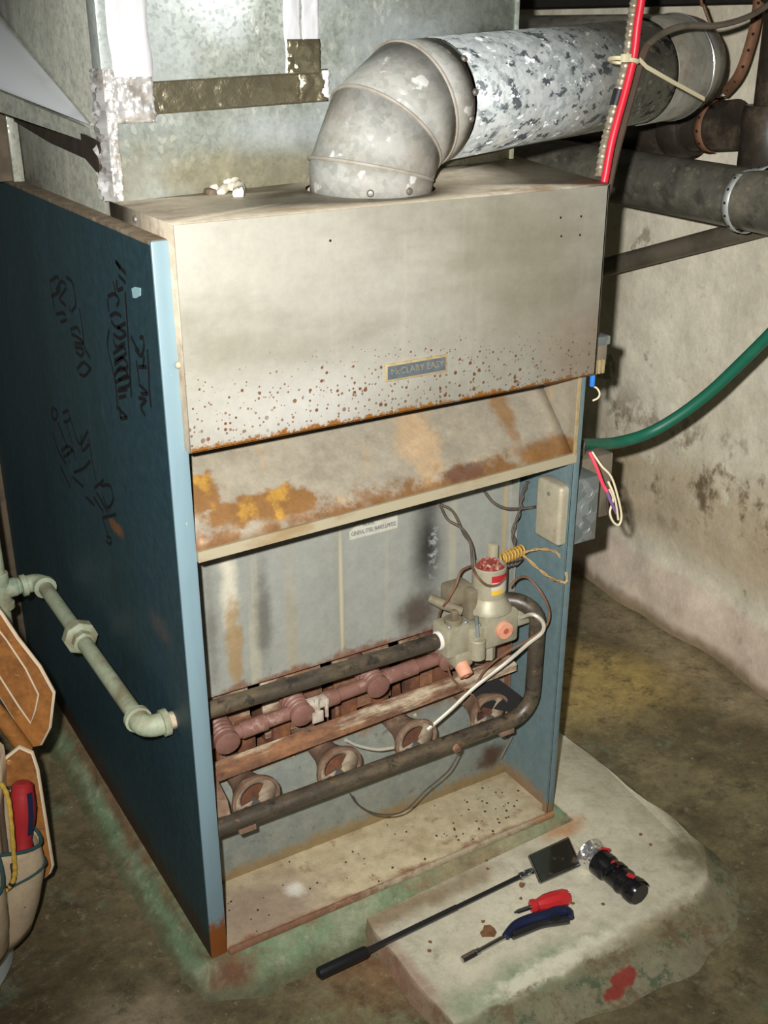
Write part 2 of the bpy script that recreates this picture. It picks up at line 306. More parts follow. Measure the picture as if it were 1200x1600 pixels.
m = Mat('flex_conduit', (170, 160, 138), 0.4, 0.6); m.mix(m.step(m.noise(30, 4), 0.45, 0.7), (130, 116, 92)); MT['conduit'] = m.m
MT['red_cable'] = plain('red_cable', (208, 34, 52), 0.4, 0, (170, 26, 40), 0.4, 20)
MT['brown_cable'] = plain('brown_cable', (74, 58, 44), 0.6, 0, (52, 42, 34), 0.5, 30)
MT['grey_cable'] = plain('grey_cable', (116, 106, 92), 0.6, 0, (84, 74, 62), 0.6, 30)
MT['tie'] = plain('cable_tie', (206, 196, 160), 0.5)
MT['dark_wire'] = plain('dark_wire', (70, 62, 54), 0.6, 0, (100, 86, 68), 0.5, 60)
MT['brown_wire'] = plain('brown_wire', (116, 84, 62), 0.6, 0, (84, 62, 46), 0.5, 60)
MT['tan_wire'] = plain('tan_wire', (176, 146, 96), 0.6, 0, (90, 70, 48), 0.6, 90)
MT['yellow_nut'] = plain('yellow_coil_wire', (184, 146, 66), 0.6, 0, (120, 90, 44), 0.6, 90)
MT['alu'] = plain('aluminium_tube', (206, 200, 184), 0.45, 0.3, (170, 156, 130), 0.5, 40)
MT['pink_wire'] = plain('pink_wire', (232, 70, 90), 0.5)
MT['purple_wire'] = plain('purple_wire', (130, 96, 150), 0.5)
MT['cream_wire'] = plain('cream_wire', (226, 212, 176), 0.5)
MT['blue_plastic'] = plain('blue_connector', (54, 130, 216), 0.4)
m = Mat('green_hose', (28, 96, 74), 0.45); m.mix(m.mul(m.step(m.noise(22, 4, 0.6), 0.5, 0.72), 0.5), (60, 122, 98)); MT['hose'] = m.m
m = Mat('green_gas_pipe', (150, 158, 132), 0.55); m.mix(m.step(m.noise(22, 4), 0.45, 0.68), (128, 122, 96)); m.mix(m.mul(m.step(m.noise(40, 5, off=(2, 2, 2)), 0.55, 0.7), 0.7), (110, 134, 112)); MT['gaspaint'] = m.m
m = Mat('brown_post', (96, 84, 66), 0.8); m.mix(m.step(m.noise(20, 5), 0.45, 0.7), (74, 64, 50)); MT['post'] = m.m
# concrete
m = Mat('pad_concrete', (108, 128, 96), 0.8)
m.mix(m.mul(m.step(m.noise(7, 5, 0.65), 0.46, 0.66), 0.7), (148, 150, 122)); m.mix(m.mul(m.step(m.noise(14, 6, 0.75, off=(3, 1, 1)), 0.56, 0.68), 0.85), (122, 98, 72))
m.mix(m.mul(m.step(m.noise(34, 6, 0.75, off=(1, 5, 0)), 0.56, 0.66), 0.6), (172, 166, 138))
m.mix(m.mul(m.blob((0.02, -0.02, -0.02), (0.05, 0.04, None), 0.9, 0.7, 30), 0.9), (106, 66, 42))
m.mix(m.mul(m.blob((-0.004, 0.5, 0), (0.014, 0.6, None), 0.9, 0.8, 34), 0.8), (110, 76, 50))
m.mix(m.mul(m.blob((0.45, -0.03, 0), (0.2, 0.06, None), 0.9, 0.7, 20), 0.85), (138, 120, 90))
m.mix(m.mul(m.step(m.add(m.ax('Z'), m.mul(m.noise(30, 6, 0.7), -0.02)), -0.03, -0.042), 0.9), (92, 90, 64))
m.bump(m.noise(60, 6), 0.4, 0.003); MT['pad'] = m.m
m = Mat('slab_concrete', (200, 194, 170), 0.75)
m.mix(m.mul(m.step(m.noise(8, 6, 0.65), 0.44, 0.68), 0.6), (172, 164, 138)); m.mix(m.mul(m.step(m.noise(24, 6, 0.75, off=(3, 1, 1)), 0.55, 0.7), 0.5), (146, 134, 108))
m.mix(m.mul(m.blob((0.36, -0.262, 0), (0.18, 0.05, None), 0.8, 0.7, 18), 0.9), (128, 146, 112))
m.mix(m.mul(m.blob((0.40, -0.258, 0), (0.13, 0.022, None), 0.5, 0.9, 34), 0.9), (214, 210, 184))
m.mix(m.mul(m.blob((0.755, -0.19, 0), (0.07, 0.07, None), 0.9, 0.9, 24), 0.9), (112, 104, 76))
m.mix(m.mul(m.blob((0.60, -0.285, 0), (0.2, 0.035, None), 0.9, 0.9, 24), 0.8), (134, 122, 92))
m.mix(m.mul(m.step(m.add(m.ax('Z'), m.mul(m.noise(40, 6, 0.75), -0.02)), -0.010, -0.020), 0.85), (116, 112, 84))
m.mix(m.mul(m.mul(m.step(m.noise(18, 6, 0.8, off=(8, 2, 2)), 0.48, 0.62), m.step(m.ax('Z'), 0.0, -0.004)), 0.9), (108, 90, 64))
m.mix(m.mul(m.mul(m.step(m.noise(26, 6, 0.8, off=(2, 8, 2)), 0.52, 0.62), m.step(m.ax('Z'), -0.008, -0.014)), 0.9), (78, 92, 68))
m.mix(m.op('MAXIMUM', m.blob((0.492, -0.312, 0), (0.026, 0.014, None), 0.3, 0.7, 50), m.blob((0.462, -0.322, 0), (0.02, 0.010, None), 0.3, 0.7, 50)), (140, 58, 46))
m.mix(m.mul(m.blob((0.27, -0.055, 0), (0.26, 0.03, None), 0.8, 0.7, 18), 0.85), (138, 118, 88))
m.mix(m.mul(m.blob((0.6, -0.035, 0), (0.06, 0.03, None), 0.8, 0.6, 24), 0.8), (180, 130, 84))
m.mix(m.mul(m.blob((0.225, -0.17, 0), (0.02, 0.12, None), 0.8, 0.8, 30), 0.6), (160, 120, 100))
m.bump(m.noise(60, 6), 0.4, 0.003); MT['slab'] = m.m
m = Mat('floor_concrete', (122, 112, 82), 0.75)
m.mix(m.mul(m.blob((-0.35, 0.3, 0), (0.42, 0.9, None), 0.8, 0.5, 6), 0.8), (88, 72, 48))  # left side darkened: flash falloff painted into the floor colour
m.mix(m.mul(m.step(m.noise(5, 6, 0.65), 0.42, 0.62), 0.85), (88, 78, 54)); m.mix(m.mul(m.step(m.noise(14, 6, 0.75, off=(1, 2, 0)), 0.54, 0.68), 0.7), (110, 118, 94))
m.mix(m.mul(m.blob((1.0, 0.32, 0), (0.24, 0.2, None), 0.9, 0.5, 9), 0.8), (178, 154, 92))
m.mix(m.mul(m.blob((1.15, 0.58, 0), (0.11, 0.3, None), 0.7, 0.6, 7), 0.8), (92, 84, 64))
m.mix(m.mul(m.blob((1.19, 0.3, 0), (0.08, 0.5, None), 0.8, 0.6, 10), 0.5), (166, 150, 120))
m.mix(m.mul(m.blob((-0.13, -0.02, 0), (0.12, 0.09, None), 0.9, 0.6, 12), 0.6), (172, 156, 128))
m.mix(m.mul(m.blob((0.15, -0.17, 0), (0.12, 0.1, None), 0.8, 0.8, 20), 0.5), (118, 126, 92))
m.mix(m.mul(m.blob((0.2, -0.12, 0), (0.12, 0.1, None), 0.8, 1.0, 30), 0.6), (128, 86, 56))
m.mix(m.step(m.vor(34, stretch=(1, 1, 0)), 0.045, 0.03), (200, 190, 160))
m.mix(m.mul(m.step(m.noise(22, 8, 0.8), 0.50, 0.64), 0.7), (74, 66, 46)); m.mix(m.mul(m.step(m.noise(30, 8, 0.8, off=(5, 5, 5)), 0.55, 0.68), 0.5), (160, 148, 112)); m.mix(m.mul(m.step(m.noise(40, 6, 0.8), 0.6, 0.72), 0.5), (186, 172, 132)); m.mix(m.mul(m.step(m.noise(70, 6, 0.8, off=(4, 4, 0)), 0.58, 0.7), 0.4), (84, 76, 56)); m.bump(m.noise(45, 6), 0.35, 0.004); MT['floor'] = m.m
m = Mat('foundation_wall', (236, 228, 204), 0.85)
m.mix(m.mul(m.step(m.noise(3, 6, 0.65), 0.44, 0.68), 0.5), (206, 192, 160)); m.mix(m.mul(m.step(m.noise(9, 6, 0.7, off=(1, 3, 1)), 0.54, 0.7), 0.5), (240, 232, 210))
m.mix(m.mul(m.step(m.noise(8, 6, 0.6, off=(4, 1, 6)), 0.63, 0.68), 0.7), (140, 132, 108))
m.mix(m.mul(m.step(m.noise(26, 6, 0.7, off=(9, 1, 6)), 0.62, 0.70), 0.35), (150, 140, 112))
band = m.mul(m.step(m.ax('Z'), 0.42, 0.30), m.step(m.ax('Z'), 0.10, 0.20))
m.mix(m.mul(band, 0.7), (190, 168, 132))
m.mix(m.mul(m.mul(m.step(m.ax('Z'), 0.52, 0.36), m.step(m.ax('Z'), 0.16, 0.26)), m.mul(m.step(m.noise(9, 6, 0.7, (1, 1, 0.8), off=(2, 2, 2)), 0.50, 0.62), 0.9)), (112, 92, 62))
m.mix(m.mul(m.mul(m.step(m.ax('Z'), 0.46, 0.36), m.step(m.ax('Z'), 0.22, 0.30)), m.step(m.noise(11, 6, 0.65, (1, 1, 0.6), off=(7, 7, 2)), 0.54, 0.62)), (224, 216, 192))
pk = m.step(m.add(m.ax('Z'), m.mul(m.noise(12, 5), -0.08)), 0.07, 0.045)
m.mix(m.mul(pk, 0.75), (222, 200, 180))
m.mix(m.mul(m.step(m.add(m.ax('Z'), m.mul(m.noise(22, 5), -0.05)), -0.020, -0.05), 0.9), (140, 120, 90))
m.bump(m.noise(14, 6), 0.4, 0.01); m.bump(m.noise(70, 4), 0.3, 0.002); MT['wall'] = m.m
MT['beam'] = plain('dark_beam', (40, 36, 30), 0.8, 0, (26, 22, 18), 0.6, 20)
# tools and bag
MT['black_rubber'] = plain('black_rubber', (26, 26, 28), 0.45)
MT['chrome'] = plain('chrome', (190, 192, 196), 0.18, 1.0)
m = Mat('mirror_rod', (96, 96, 98), 0.25, 0.9); MT['rod'] = m.m
m = Mat('mirror_glass', (120, 116, 104), 0.12, 0.9); m.mix(m.mul(m.step(m.noise(30, 5), 0.5, 0.68), 0.7), (96, 60, 30)); m.rough(m.step(m.noise(30, 5), 0.5, 0.68), 0.5); m.metal(m.step(m.noise(30, 5), 0.5, 0.68), 0.2); MT['mirror'] = m.m  # brown blotches paint a reflection into the glass
MT['red_plastic'] = plain('red_plastic', (186, 44, 46), 0.25)
MT['red_grip'] = plain('red_grip', (146, 36, 38), 0.4)
MT['navy_rubber'] = plain('navy_rubber', (27, 34, 60), 0.35)
m = Mat('flashlight_body', (22, 22, 24), 0.22); MT['torch'] = m.m
m = Mat('reflector', (224, 224, 220), 0.2, 0.9); m.bump(m.vor(140), 0.6, 0.003); MT['reflector'] = m.m
m = Mat('canvas', (182, 162, 132), 0.9); m.mix(m.mul(m.step(m.noise(16, 5), 0.42, 0.7), 0.5), (166, 146, 116)); m.bump(m.noise(200, 3), 0.3, 0.001); MT['canvas'] = m.m
m = Mat('tan_leather', (150, 98, 46), 0.65); m.mix(m.step(m.noise(9, 6, 0.7), 0.42, 0.66), (116, 74, 36)); m.mix(m.mul(m.step(m.noise(35, 6, 0.75, off=(2, 2, 2)), 0.55, 0.7), 0.6), (96, 60, 30)); m.mix(m.step(m.noise(60, 5, 0.7, (0.4, 1, 1)), 0.66, 0.72), (216, 176, 112)); m.bump(m.noise(40, 4), 0.3, 0.002); MT['leather'] = m.m
m = Mat('cream_binding', (196, 178, 150), 0.8); m.mix(m.mul(m.step(m.noise(60, 4), 0.5, 0.7), 0.6), (184, 158, 124)); MT['binding'] = m.m
MT['green_trim'] = plain('green_trim', (40, 68, 66), 0.8)
MT['yellow_rope'] = plain('yellow_rope', (186, 152, 62), 0.7, 0, (150, 116, 44), 0.6, 200)
MT['pail'] = plain('white_pail', (216, 220, 220), 0.35, 0, (190, 196, 196), 0.4, 12)
MT['ink'] = plain('marker_ink', (12, 16, 18), 0.6)
MT['chip'] = plain('paint_chip', (150, 186, 190), 0.6)
MT['plate_blue'] = plain('nameplate_field', (92, 102, 108), 0.45, 0.3, (120, 124, 120), 0.5, 90)
MT['plate_text'] = plain('nameplate_text', (146, 136, 110), 0.5, 0.2, (104, 104, 96), 0.8, 160)
MT['plate_rim'] = plain('nameplate_rim', (196, 176, 132), 0.4, 0.4, (150, 128, 90), 0.5, 90)
MT['sticker'] = plain('paper_sticker', (186, 184, 168), 0.7, 0, (158, 156, 140), 0.6, 60)
MT['sticker_ink'] = plain('sticker_ink', (62, 66, 84), 0.7)
MT['putty'] = plain('white_putty', (226, 220, 204), 0.6, 0, (190, 178, 152), 0.6, 50, 0.3)
MT['flake'] = plain('rust_flake', (128, 92, 60), 0.85, 0, (84, 58, 40), 0.6, 80)
MT['grit'] = plain('dark_grit', (78, 60, 46), 0.9)

def grain(mat, scale, amt, stretch=(1, 1, 1)):
    """fine uneven grain of the surface itself"""
    t = mat.node_tree; b = t.nodes['Principled BSDF']; sock = b.inputs['Base Color']
    tc = t.nodes.new('ShaderNodeTexCoord'); mp = t.nodes.new('ShaderNodeMapping'); n = t.nodes.new('ShaderNodeTexNoise')
    mp.inputs['Scale'].default_value = stretch
    t.links.new(tc.outputs['Object'], mp.inputs[0]); t.links.new(mp.outputs[0], n.inputs['Vector'])
    n.inputs['Scale'].default_value = scale; n.inputs['Detail'].default_value = 8; n.inputs['Roughness'].default_value = 0.85
    mr = t.nodes.new('ShaderNodeMapRange'); t.links.new(n.outputs[0], mr.inputs[0])
    mr.inputs[1].default_value = 0.3; mr.inputs[2].default_value = 0.7; mr.inputs[3].default_value = 1-amt; mr.inputs[4].default_value = 1+amt
    mx = t.nodes.new('ShaderNodeMix'); mx.data_type = 'RGBA'; mx.blend_type = 'MULTIPLY'; mx.inputs[0].default_value = 1
    if sock.is_linked: t.links.new(sock.links[0].from_socket, mx.inputs[6])
    else: mx.inputs[6].default_value = sock.default_value
    t.links.new(mr.outputs[0], mx.inputs[7]); t.links.new(mx.outputs[2], sock)
for k, sc, am in (('floor', 30, 0.45), ('pad', 40, 0.4), ('slab', 40, 0.28), ('wall', 22, 0.2), ('hood', 30, 0.12), ('deflector', 40, 0.25), ('vest', 40, 0.14), ('lower', 50, 0.2),
                  ('tray', 50, 0.25), ('tray_lip', 60, 0.35), ('blue_side', 60, 0.35), ('blue_in', 60, 0.2), ('rust', 60, 0.4), ('firebox', 50, 0.4), ('gaspipe', 60, 0.35), ('abs', 30, 0.35), ('abs_dark', 30, 0.35),
                  ('plenum', 50, 0.2), ('plenum_side', 50, 0.25), ('hood_top', 40, 0.25), ('burner', 60, 0.3), ('brown', 60, 0.25), ('leather', 40, 0.35), ('canvas', 60, 0.18), ('elbow', 50, 0.15), ('flue', 60, 0.18), ('jbox', 40, 0.2), ('gaspaint', 60, 0.2), ('valve', 60, 0.15), ('flange', 60, 0.3)):
    grain(MT[k], sc, am)

# ------------------------------------------------------------------ geometry helpers
def BM(): return bmesh.new()
def add(bm, verts, faces):
    vs_ = [bm.verts.new(v) for v in verts]
    for f in faces:
        try: bm.faces.new([vs_[i] for i in f])
        except ValueError: pass
    return vs_
def box(bm, a, b, bev=0.0, seg=2, mat=None):
    t = bmesh.new()
    x0, y0, z0 = a; x1, y1, z1 = b
    add(t, [(x0, y0, z0), (x1, y0, z0), (x1, y1, z0), (x0, y1, z0), (x0, y0, z1), (x1, y0, z1), (x1, y1, z1), (x0, y1, z1)],
        [(3, 2, 1, 0), (4, 5, 6, 7), (0, 1, 5, 4), (1, 2, 6, 5), (2, 3, 7, 6), (3, 0, 4, 7)])
    if bev: bmesh.ops.bevel(t, geom=list(t.edges), offset=bev, segments=seg, profile=0.5, affect='EDGES')
    if mat is not None: bmesh.ops.transform(t, matrix=mat, verts=list(t.verts))
    t.verts.index_update()
    add(bm, [v.co.copy() for v in t.verts], [[v.index for v in f.verts] for f in t.faces]); t.free()
def frame(d):
    d = V(d).normalized(); a = V((0, 0, 1)) if abs(d.z) < 0.9 else V((1, 0, 0))
    n1 = d.cross(a).normalized(); return n1, d.cross(n1).normalized()
def tube(bm, pts, r, seg=12, caps=True):
    pts = [V(p) for p in pts]; n = len(pts)
    rs = r if isinstance(r, (list, tuple)) else [r]*n
    tang = [(pts[min(i+1, n-1)]-pts[max(i-1, 0)]).normalized() for i in range(n)]
    n1, n2 = frame(tang[0]); rings = []
    for i in range(n):
        if i:
            n1 = (n1 - tang[i]*n1.dot(tang[i])).normalized(); n2 = tang[i].cross(n1)
        rings.append([bm.verts.new(pts[i]+(n1*math.cos(2*math.pi*k/seg)+n2*math.sin(2*math.pi*k/seg))*rs[i]) for k in range(seg)])
    for i in range(n-1):
        for k in range(seg):
            bm.faces.new((rings[i][k], rings[i][(k+1) % seg], rings[i+1][(k+1) % seg], rings[i+1][k]))
    if caps: bm.faces.new(rings[0][::-1]); bm.faces.new(rings[-1])
def spline(pts, n=6):
    P = [V(p) for p in pts]
    if len(P) < 3: return P
    P = [P[0]*2-P[1]]+P+[P[-1]*2-P[-2]]; out = []
    for i in range(1, len(P)-2):
        for k in range(n):
            t = k/n; a, b, c, d = P[i-1], P[i], P[i+1], P[i+2]
            out.append(0.5*((2*b)+(c-a)*t+(2*a-5*b+4*c-d)*t*t+(3*b-a-3*c+d)*t*t*t))
    out.append(P[-2]); return out
def lathe(bm, prof, o, axis, seg=24, cap0=True, cap1=True):
    o = V(o); d = V(axis).normalized(); n1, n2 = frame(d); rings = []
    for r, h in prof:
        rings.append([bm.verts.new(o+d*h+(n1*math.cos(2*math.pi*k/seg)+n2*math.sin(2*math.pi*k/seg))*max(r, 1e-5)) for k in range(seg)])
    for i in range(len(rings)-1):
        for k in range(seg):
            bm.faces.new((rings[i][k], rings[i][(k+1) % seg], rings[i+1][(k+1) % seg], rings[i+1][k]))
    if cap0: bm.faces.new(rings[0][::-1])
    if cap1: bm.faces.new(rings[-1])
def cyl(bm, a, b, r, seg=20, bev=0.0):
    a = V(a); b = V(b); h = (b-a).length
    pr = [(r, 0), (r, h)] if not bev else [(r-bev, 0), (r, bev), (r, h-bev), (r-bev, h)]
    lathe(bm, pr, a, b-a, seg)
def slab(bm, pts, thick):
    """polygon extruded by the vector thick"""
    pts = [V(p) for p in pts]; t = V(thick); n = len(pts)
    add(bm, pts+[p+t for p in pts], [list(range(n))[::-1], list(range(n, 2*n))]+[(i, (i+1) % n, n+(i+1) % n, n+i) for i in range(n)])
def ribbon(bm, pts, width, nrm, thick=0.0004):
    P = [V(p) for p in pts]; n = V(nrm).normalized(); L_, R_ = [], []
    for i, p in enumerate(P):
        t = (P[min(i+1, len(P)-1)]-P[max(i-1, 0)]).normalized(); s = t.cross(n).normalized()*width/2
        L_.append(p+s); R_.append(p-s)
    m = len(P); vs2 = L_+R_+[p+n*thick for p in L_+R_]
    fs = []
    for i in range(m-1):
        fs += [(i, m+i, m+i+1, i+1), (2*m+i, 2*m+i+1, 3*m+i+1, 3*m+i), (i, i+1, 2*m+i+1, 2*m+i), (m+i, 3*m+i, 3*m+i+1, m+i+1)]
    fs += [(0, 2*m, 3*m, m), (m-1, 2*m-1, 4*m-1, 3*m-1)]
    add(bm, vs2, fs)
def wloc(o):
    p = V((0, 0, 0))
    while o: p += o.location; o = o.parent
    return p
def obj(name, bm, mat, parent=None, base=None, smooth=40, solid=0.0):
    """shapes are given in room coordinates; the object's origin goes to its base"""
    if parent is None and base is None:
        xs = [v.co for v in bm.verts]
        base = V(((min(v.x for v in xs)+max(v.x for v in xs))/2, (min(v.y for v in xs)+max(v.y for v in xs))/2, min(v.z for v in xs)))
    off = wloc(parent) if parent else V(base)
    if parent and base is not None: off = V(base)
    bmesh.ops.translate(bm, verts=list(bm.verts), vec=-off)
    bmesh.ops.recalc_face_normals(bm, faces=list(bm.faces))
    me = bpy.data.meshes.new(name); bm.to_mesh(me); bm.free()
    for p in me.polygons: p.use_smooth = True
    me.set_sharp_from_angle(angle=math.radians(smooth))
    me.materials.append(MT[mat] if isinstance(mat, str) else mat)
    o = bpy.data.objects.new(name, me); COL.objects.link(o)
    if parent: o.parent = parent; o.location = off-wloc(parent)
    else: o.location = off
    if solid:
        md = o.modifiers.new('thickness', 'SOLIDIFY'); md.thickness = solid; md.offset = 0
    return o
def tag(o, label=None, cat=None, group=None, kind=None):
    for k, v in (('label', label), ('category', cat), ('group', group), ('kind', kind)):
        if v: o[k] = v
    return o
def thing(name, label, cat, loc=(0, 0, 0), group=None):
    o = bpy.data.objects.new(name, None); COL.objects.link(o); o.location = loc; o.empty_display_size = 0.05
    return tag(o, label, cat, group)
def text(name, s, mat, parent, origin, ux, uy, width=None, size=0.01, ext=0.0004):
    """lettering laid on a plane: origin, direction of writing, direction up"""
    cu = bpy.data.curves.new(name, 'FONT'); cu.body = s; cu.size = size; cu.extrude = ext
    tmp = bpy.data.objects.new(name+'_tmp', cu); COL.objects.link(tmp)
    bpy.context.view_layer.update()
    me = bpy.data.meshes.new_from_object(tmp.evaluated_get(bpy.context.evaluated_depsgraph_get()))
    bpy.data.objects.remove(tmp); bpy.data.curves.remove(cu)
    ux = V(ux).normalized(); uy = V(uy).normalized(); uz = ux.cross(uy)
    wx = max(v.co.x for v in me.vertices)-min(v.co.x for v in me.vertices); k = width/wx if width else 1
    off = wloc(parent)
    for v in me.vertices: v.co = V(origin)+ux*v.co.x*k+uy*v.co.y+uz*(v.co.z+ext) - off
    me.materials.clear(); me.materials.append(MT[mat])
    o = bpy.data.objects.new(name, me); COL.objects.link(o); o.parent = parent; return o
def screw(parent, p, d, r=0.004, mat='screw', name='screw'):
    b = BM(); lathe(b, [(r, 0), (r, r*0.35), (r*0.7, r*0.75), (0.0001, r*0.85)], p, d, 10); return obj(name, b, mat, parent)

# ================================================================== SETTING
def struct(name, bm, mat, base=(0, 0, 0), smooth=40):
    return tag(obj(name, bm, mat, None, base, smooth), kind='structure')
FZ = -0.035
def wallx(y): return 1.258+0.058*y
def grid(bm, f, n, m):
    g = [[bm.verts.new(f(i/n, j/m)) for j in range(m+1)] for i in range(n+1)]
    for i in range(n):
        for j in range(m): bm.faces.new((g[i][j], g[i+1][j], g[i+1][j+1], g[i][j+1]))
b = BM()
def ff(u, v):
    x = -2.2+u*3.7; y = -2.0+v*4.4
    return V((x, y, FZ + 0.006*(mnoise.noise(V((x*3, y*3, 1.3))))))
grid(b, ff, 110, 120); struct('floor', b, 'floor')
b = BM()
def fw_(u, v):
    y = -2.0+u*4.4; z = FZ-0.03+v*2.3
    bul = max(0, 1-(z-FZ)/0.13); bul = 0.035*bul**0.6*(0.7+0.6*mnoise.noise(V((y*6, z*6, 0)))) if bul > 0 else 0
    bul += 0.012*mnoise.noise(V((y*4, z*4, 5)))+0.006*mnoise.noise(V((y*13, z*13, 2)))
    return V((wallx(y)-bul, y, z))
grid(b, fw_, 220, 130); struct('wall_right', b, 'wall')
b = BM(); box(b, (-2.2, 2.4, FZ-0.02), (1.6, 2.5, 2.2)); struct('wall_back', b, 'wall')
b = BM(); box(b, (1.19, -2.0, 1.239), (1.45, 2.4, 1.36), 0.006); struct('trim_1', b, 'beam')

# furnace pad with its sloping green skirt and the slab in front
def lump(bm, top, zt, zb, outs, jag=0.008, seed=0, steps=5):
    """slab whose rounded rim runs down to the floor; top is a polygon, outs a per-edge spread"""
    P = []
    n = len(top)
    for i in range(n):
        a, c = V(top[i]), V(top[(i+1) % n]); k = max(2, int((c-a).length/0.025))
        e = (c-a).normalized(); nr = V((e.y, -e.x))
        for j in range(k):
            t = j/k; pp = a.lerp(c, t)
            o1 = outs[i]; o0 = outs[i-1]
            wgt = max(0, 1-t*k/2.0)
            pe = (a-V(top[i-1])).normalized(); np_ = V((pe.y, -pe.x))
            off = nr*o1*(1-0.5*wgt)+np_*o0*0.5*wgt if j < 2 else nr*o1
            P.append((pp, off))
    rings = []
    for s in range(steps+1):
        t = s/steps; ring = []
        for pp, off in P:
            q = pp+off*(1-math.cos(t*math.pi/2))**0.9
            zz = zt+(zb-zt)*(t**1.25)
            jn = jag*mnoise.noise(V((q.x*14, q.y*14, seed)))+jag*0.5*mnoise.noise(V((q.x*50, q.y*50, seed)))
            o = off.normalized()
            ring.append(bm.verts.new(V((q.x+o.x*jn, q.y+o.y*jn, zz+(0.3*jn if 0 < s < steps else 0)))))
        rings.append(ring)
    m_ = len(P)
    for s in range(steps):
        for k in range(m_): bm.faces.new((rings[s][k], rings[s][(k+1) % m_], rings[s+1][(k+1) % m_], rings[s+1][k]))
    bm.faces.new(rings[0])
pad = BM(); lump(pad, [(-0.004, -0.008), (0.63, -0.008), (0.63, 1.02), (-0.004, 1.02)], -0.0012, FZ-0.01, [0.082, 0.03, 0.05, 0.052], 0.008, 1)
tag(obj('furnace_pad', pad, 'pad', None, (0, 0, 0), 60), 'chipped green painted concrete pad that the furnace stands on', 'concrete pad')
sl = BM(); lump(sl, [(0.222, -0.045), (0.230, -0.262), (0.43, -0.272), (0.59, -0.274), (0.715, -0.242), (0.768, -0.185), (0.772, 0.2), (0.632, 0.2), (0.632, -0.03)], 0.0, FZ-0.006, [0.012, 0.07, 0.085, 0.085, 0.07, 0.045, 0.012, 0.0, 0.0], 0.008, 4)
tag(obj('front_slab', sl, 'slab', None, (0, 0, 0), 60), 'pale worn concrete slab in front of the furnace with the hand tools lying on it', 'concrete slab')

# ================================================================== FURNACE
F = thing('gas_furnace', 'old blue gas furnace with a cream metal draft hood and its burner door off', 'furnace')
W, H = 0.62, 0.998
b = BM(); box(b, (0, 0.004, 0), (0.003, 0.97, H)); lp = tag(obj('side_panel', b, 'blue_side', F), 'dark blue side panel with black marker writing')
b = BM(); box(b, (0, 0, 0), (0.0235, 0.004, H), 0.0016); box(b, (0.0215, 0.001, 0), (0.0245, 0.03, H), 0.001); obj('front_flange', b, 'blue_front', F)
b = BM(); box(b, (-0.001, 0.0045, H-0.0045), (0.03, 0.97, H+0.0005), 0.001); obj('top_flange', b, 'flange', F)
def lean(bm):
    for v in bm.verts: v.co.x -= 0.009*(1-v.co.z/H)
    return bm
b = BM(); box(b, (0.617, 0.003, 0), (W, 0.97, H)); obj('side_panel', lean(b), 'blue_in', F)
b = BM(); box(b, (0.6065, 0, 0), (W, 0.003, H), 0.001); box(b, (0.6065, 0, 0), (0.6085, 0.012, H)); obj('front_flange', lean(b), 'blue_in', F)
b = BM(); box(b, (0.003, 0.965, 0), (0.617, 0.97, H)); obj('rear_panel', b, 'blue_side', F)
# writing on the side panel: strokes of a black marker, traced in the panel's own plane
ST = [[(524,168),(548,205)],[(528,170),(572,228)],[(540,235),(572,268)],[(530,255),(535,300),(560,290)],[(515,260),(530,330)],
 [(490,330),(520,318),(540,345),(530,375)],[(490,340),(495,400)],[(500,420),(525,405),(552,420)],[(505,440),(530,470),(572,450)],[(535,470),(572,495)],
 [(495,480),(490,560),(520,690),(535,820)],[(570,310),(580,470),(590,640),(598,790)],[(515,500),(545,520),(575,500)],[(515,520),(530,560),(570,540)],
 [(515,590),(560,560),(572,590),(520,620)],[(520,640),(560,610),(580,650),(525,670)],[(520,690),(550,650),(585,690),(540,710)],[(525,720),(580,690),(590,730),(540,750)],
 [(535,760),(580,750)],[(540,790),(575,780)],[(530,830),(580,880)],[(545,830),(548,885)],[(548,885),(580,880)],
 [(595,510),(620,560),(635,580)],[(635,520),(650,515),(655,560),(640,600),(615,570)],[(655,600),(650,650)],[(670,570),(675,640),(680,760),(688,835)],[(630,650),(668,650)],
 [(620,620),(635,720)],[(632,730),(672,770),(640,770)],[(630,790),(665,800),(640,830),(660,870)],
 [(225,250),(240,330),(245,380)],[(230,260),(262,240),(270,300),(235,330)],[(255,300),(280,260),(300,290),(270,340),(300,370)],[(300,240),(330,270),(345,360),(325,400)],
 [(255,410),(290,405),(300,435),(275,445)],[(320,400),(315,370)],
 [(362,380),(375,470),(385,560),(410,610)],[(320,480),(350,470),(365,500)],[(325,500),(360,520),(380,545),(340,540)],[(340,560),(380,570),(370,600),(345,580)],
 [(350,660),(380,630),(415,660)],[(360,680),(385,690),(415,655)],
 [(240,830),(235,870),(250,890),(262,860),(245,835)],[(285,860),(310,850),(315,890),(290,900)],[(240,950),(265,1030),(300,1090)],[(262,900),(300,1000),(320,1090)],
 [(300,900),(330,1000),(345,1080)],[(320,880),(360,1000),(400,940)],[(370,960),(375,1030),(405,1000)],[(280,1030),(310,1010),(340,1040)],[(290,1060),(330,1030)],
 [(275,1100),(320,1200)],[(335,1130),(380,1110),(412,1075)],[(330,1150),(380,1195)],[(405,980),(420,1080),(440,1170)],
 [(430,1200),(465,1170),(470,1160)],[(425,1240),(470,1310)],[(440,1220),(490,1310)],[(460,1190),(500,1190),(515,1250),(490,1290),(470,1240)],[(390,1240),(430,1280)],
 [(465,1335),(530,1320)],[(468,1340),(490,1410)],[(485,1420),(505,1430),(500,1455),(482,1440)]]
blocks = (0, 23, 31, 37, 43, 56, len(ST))
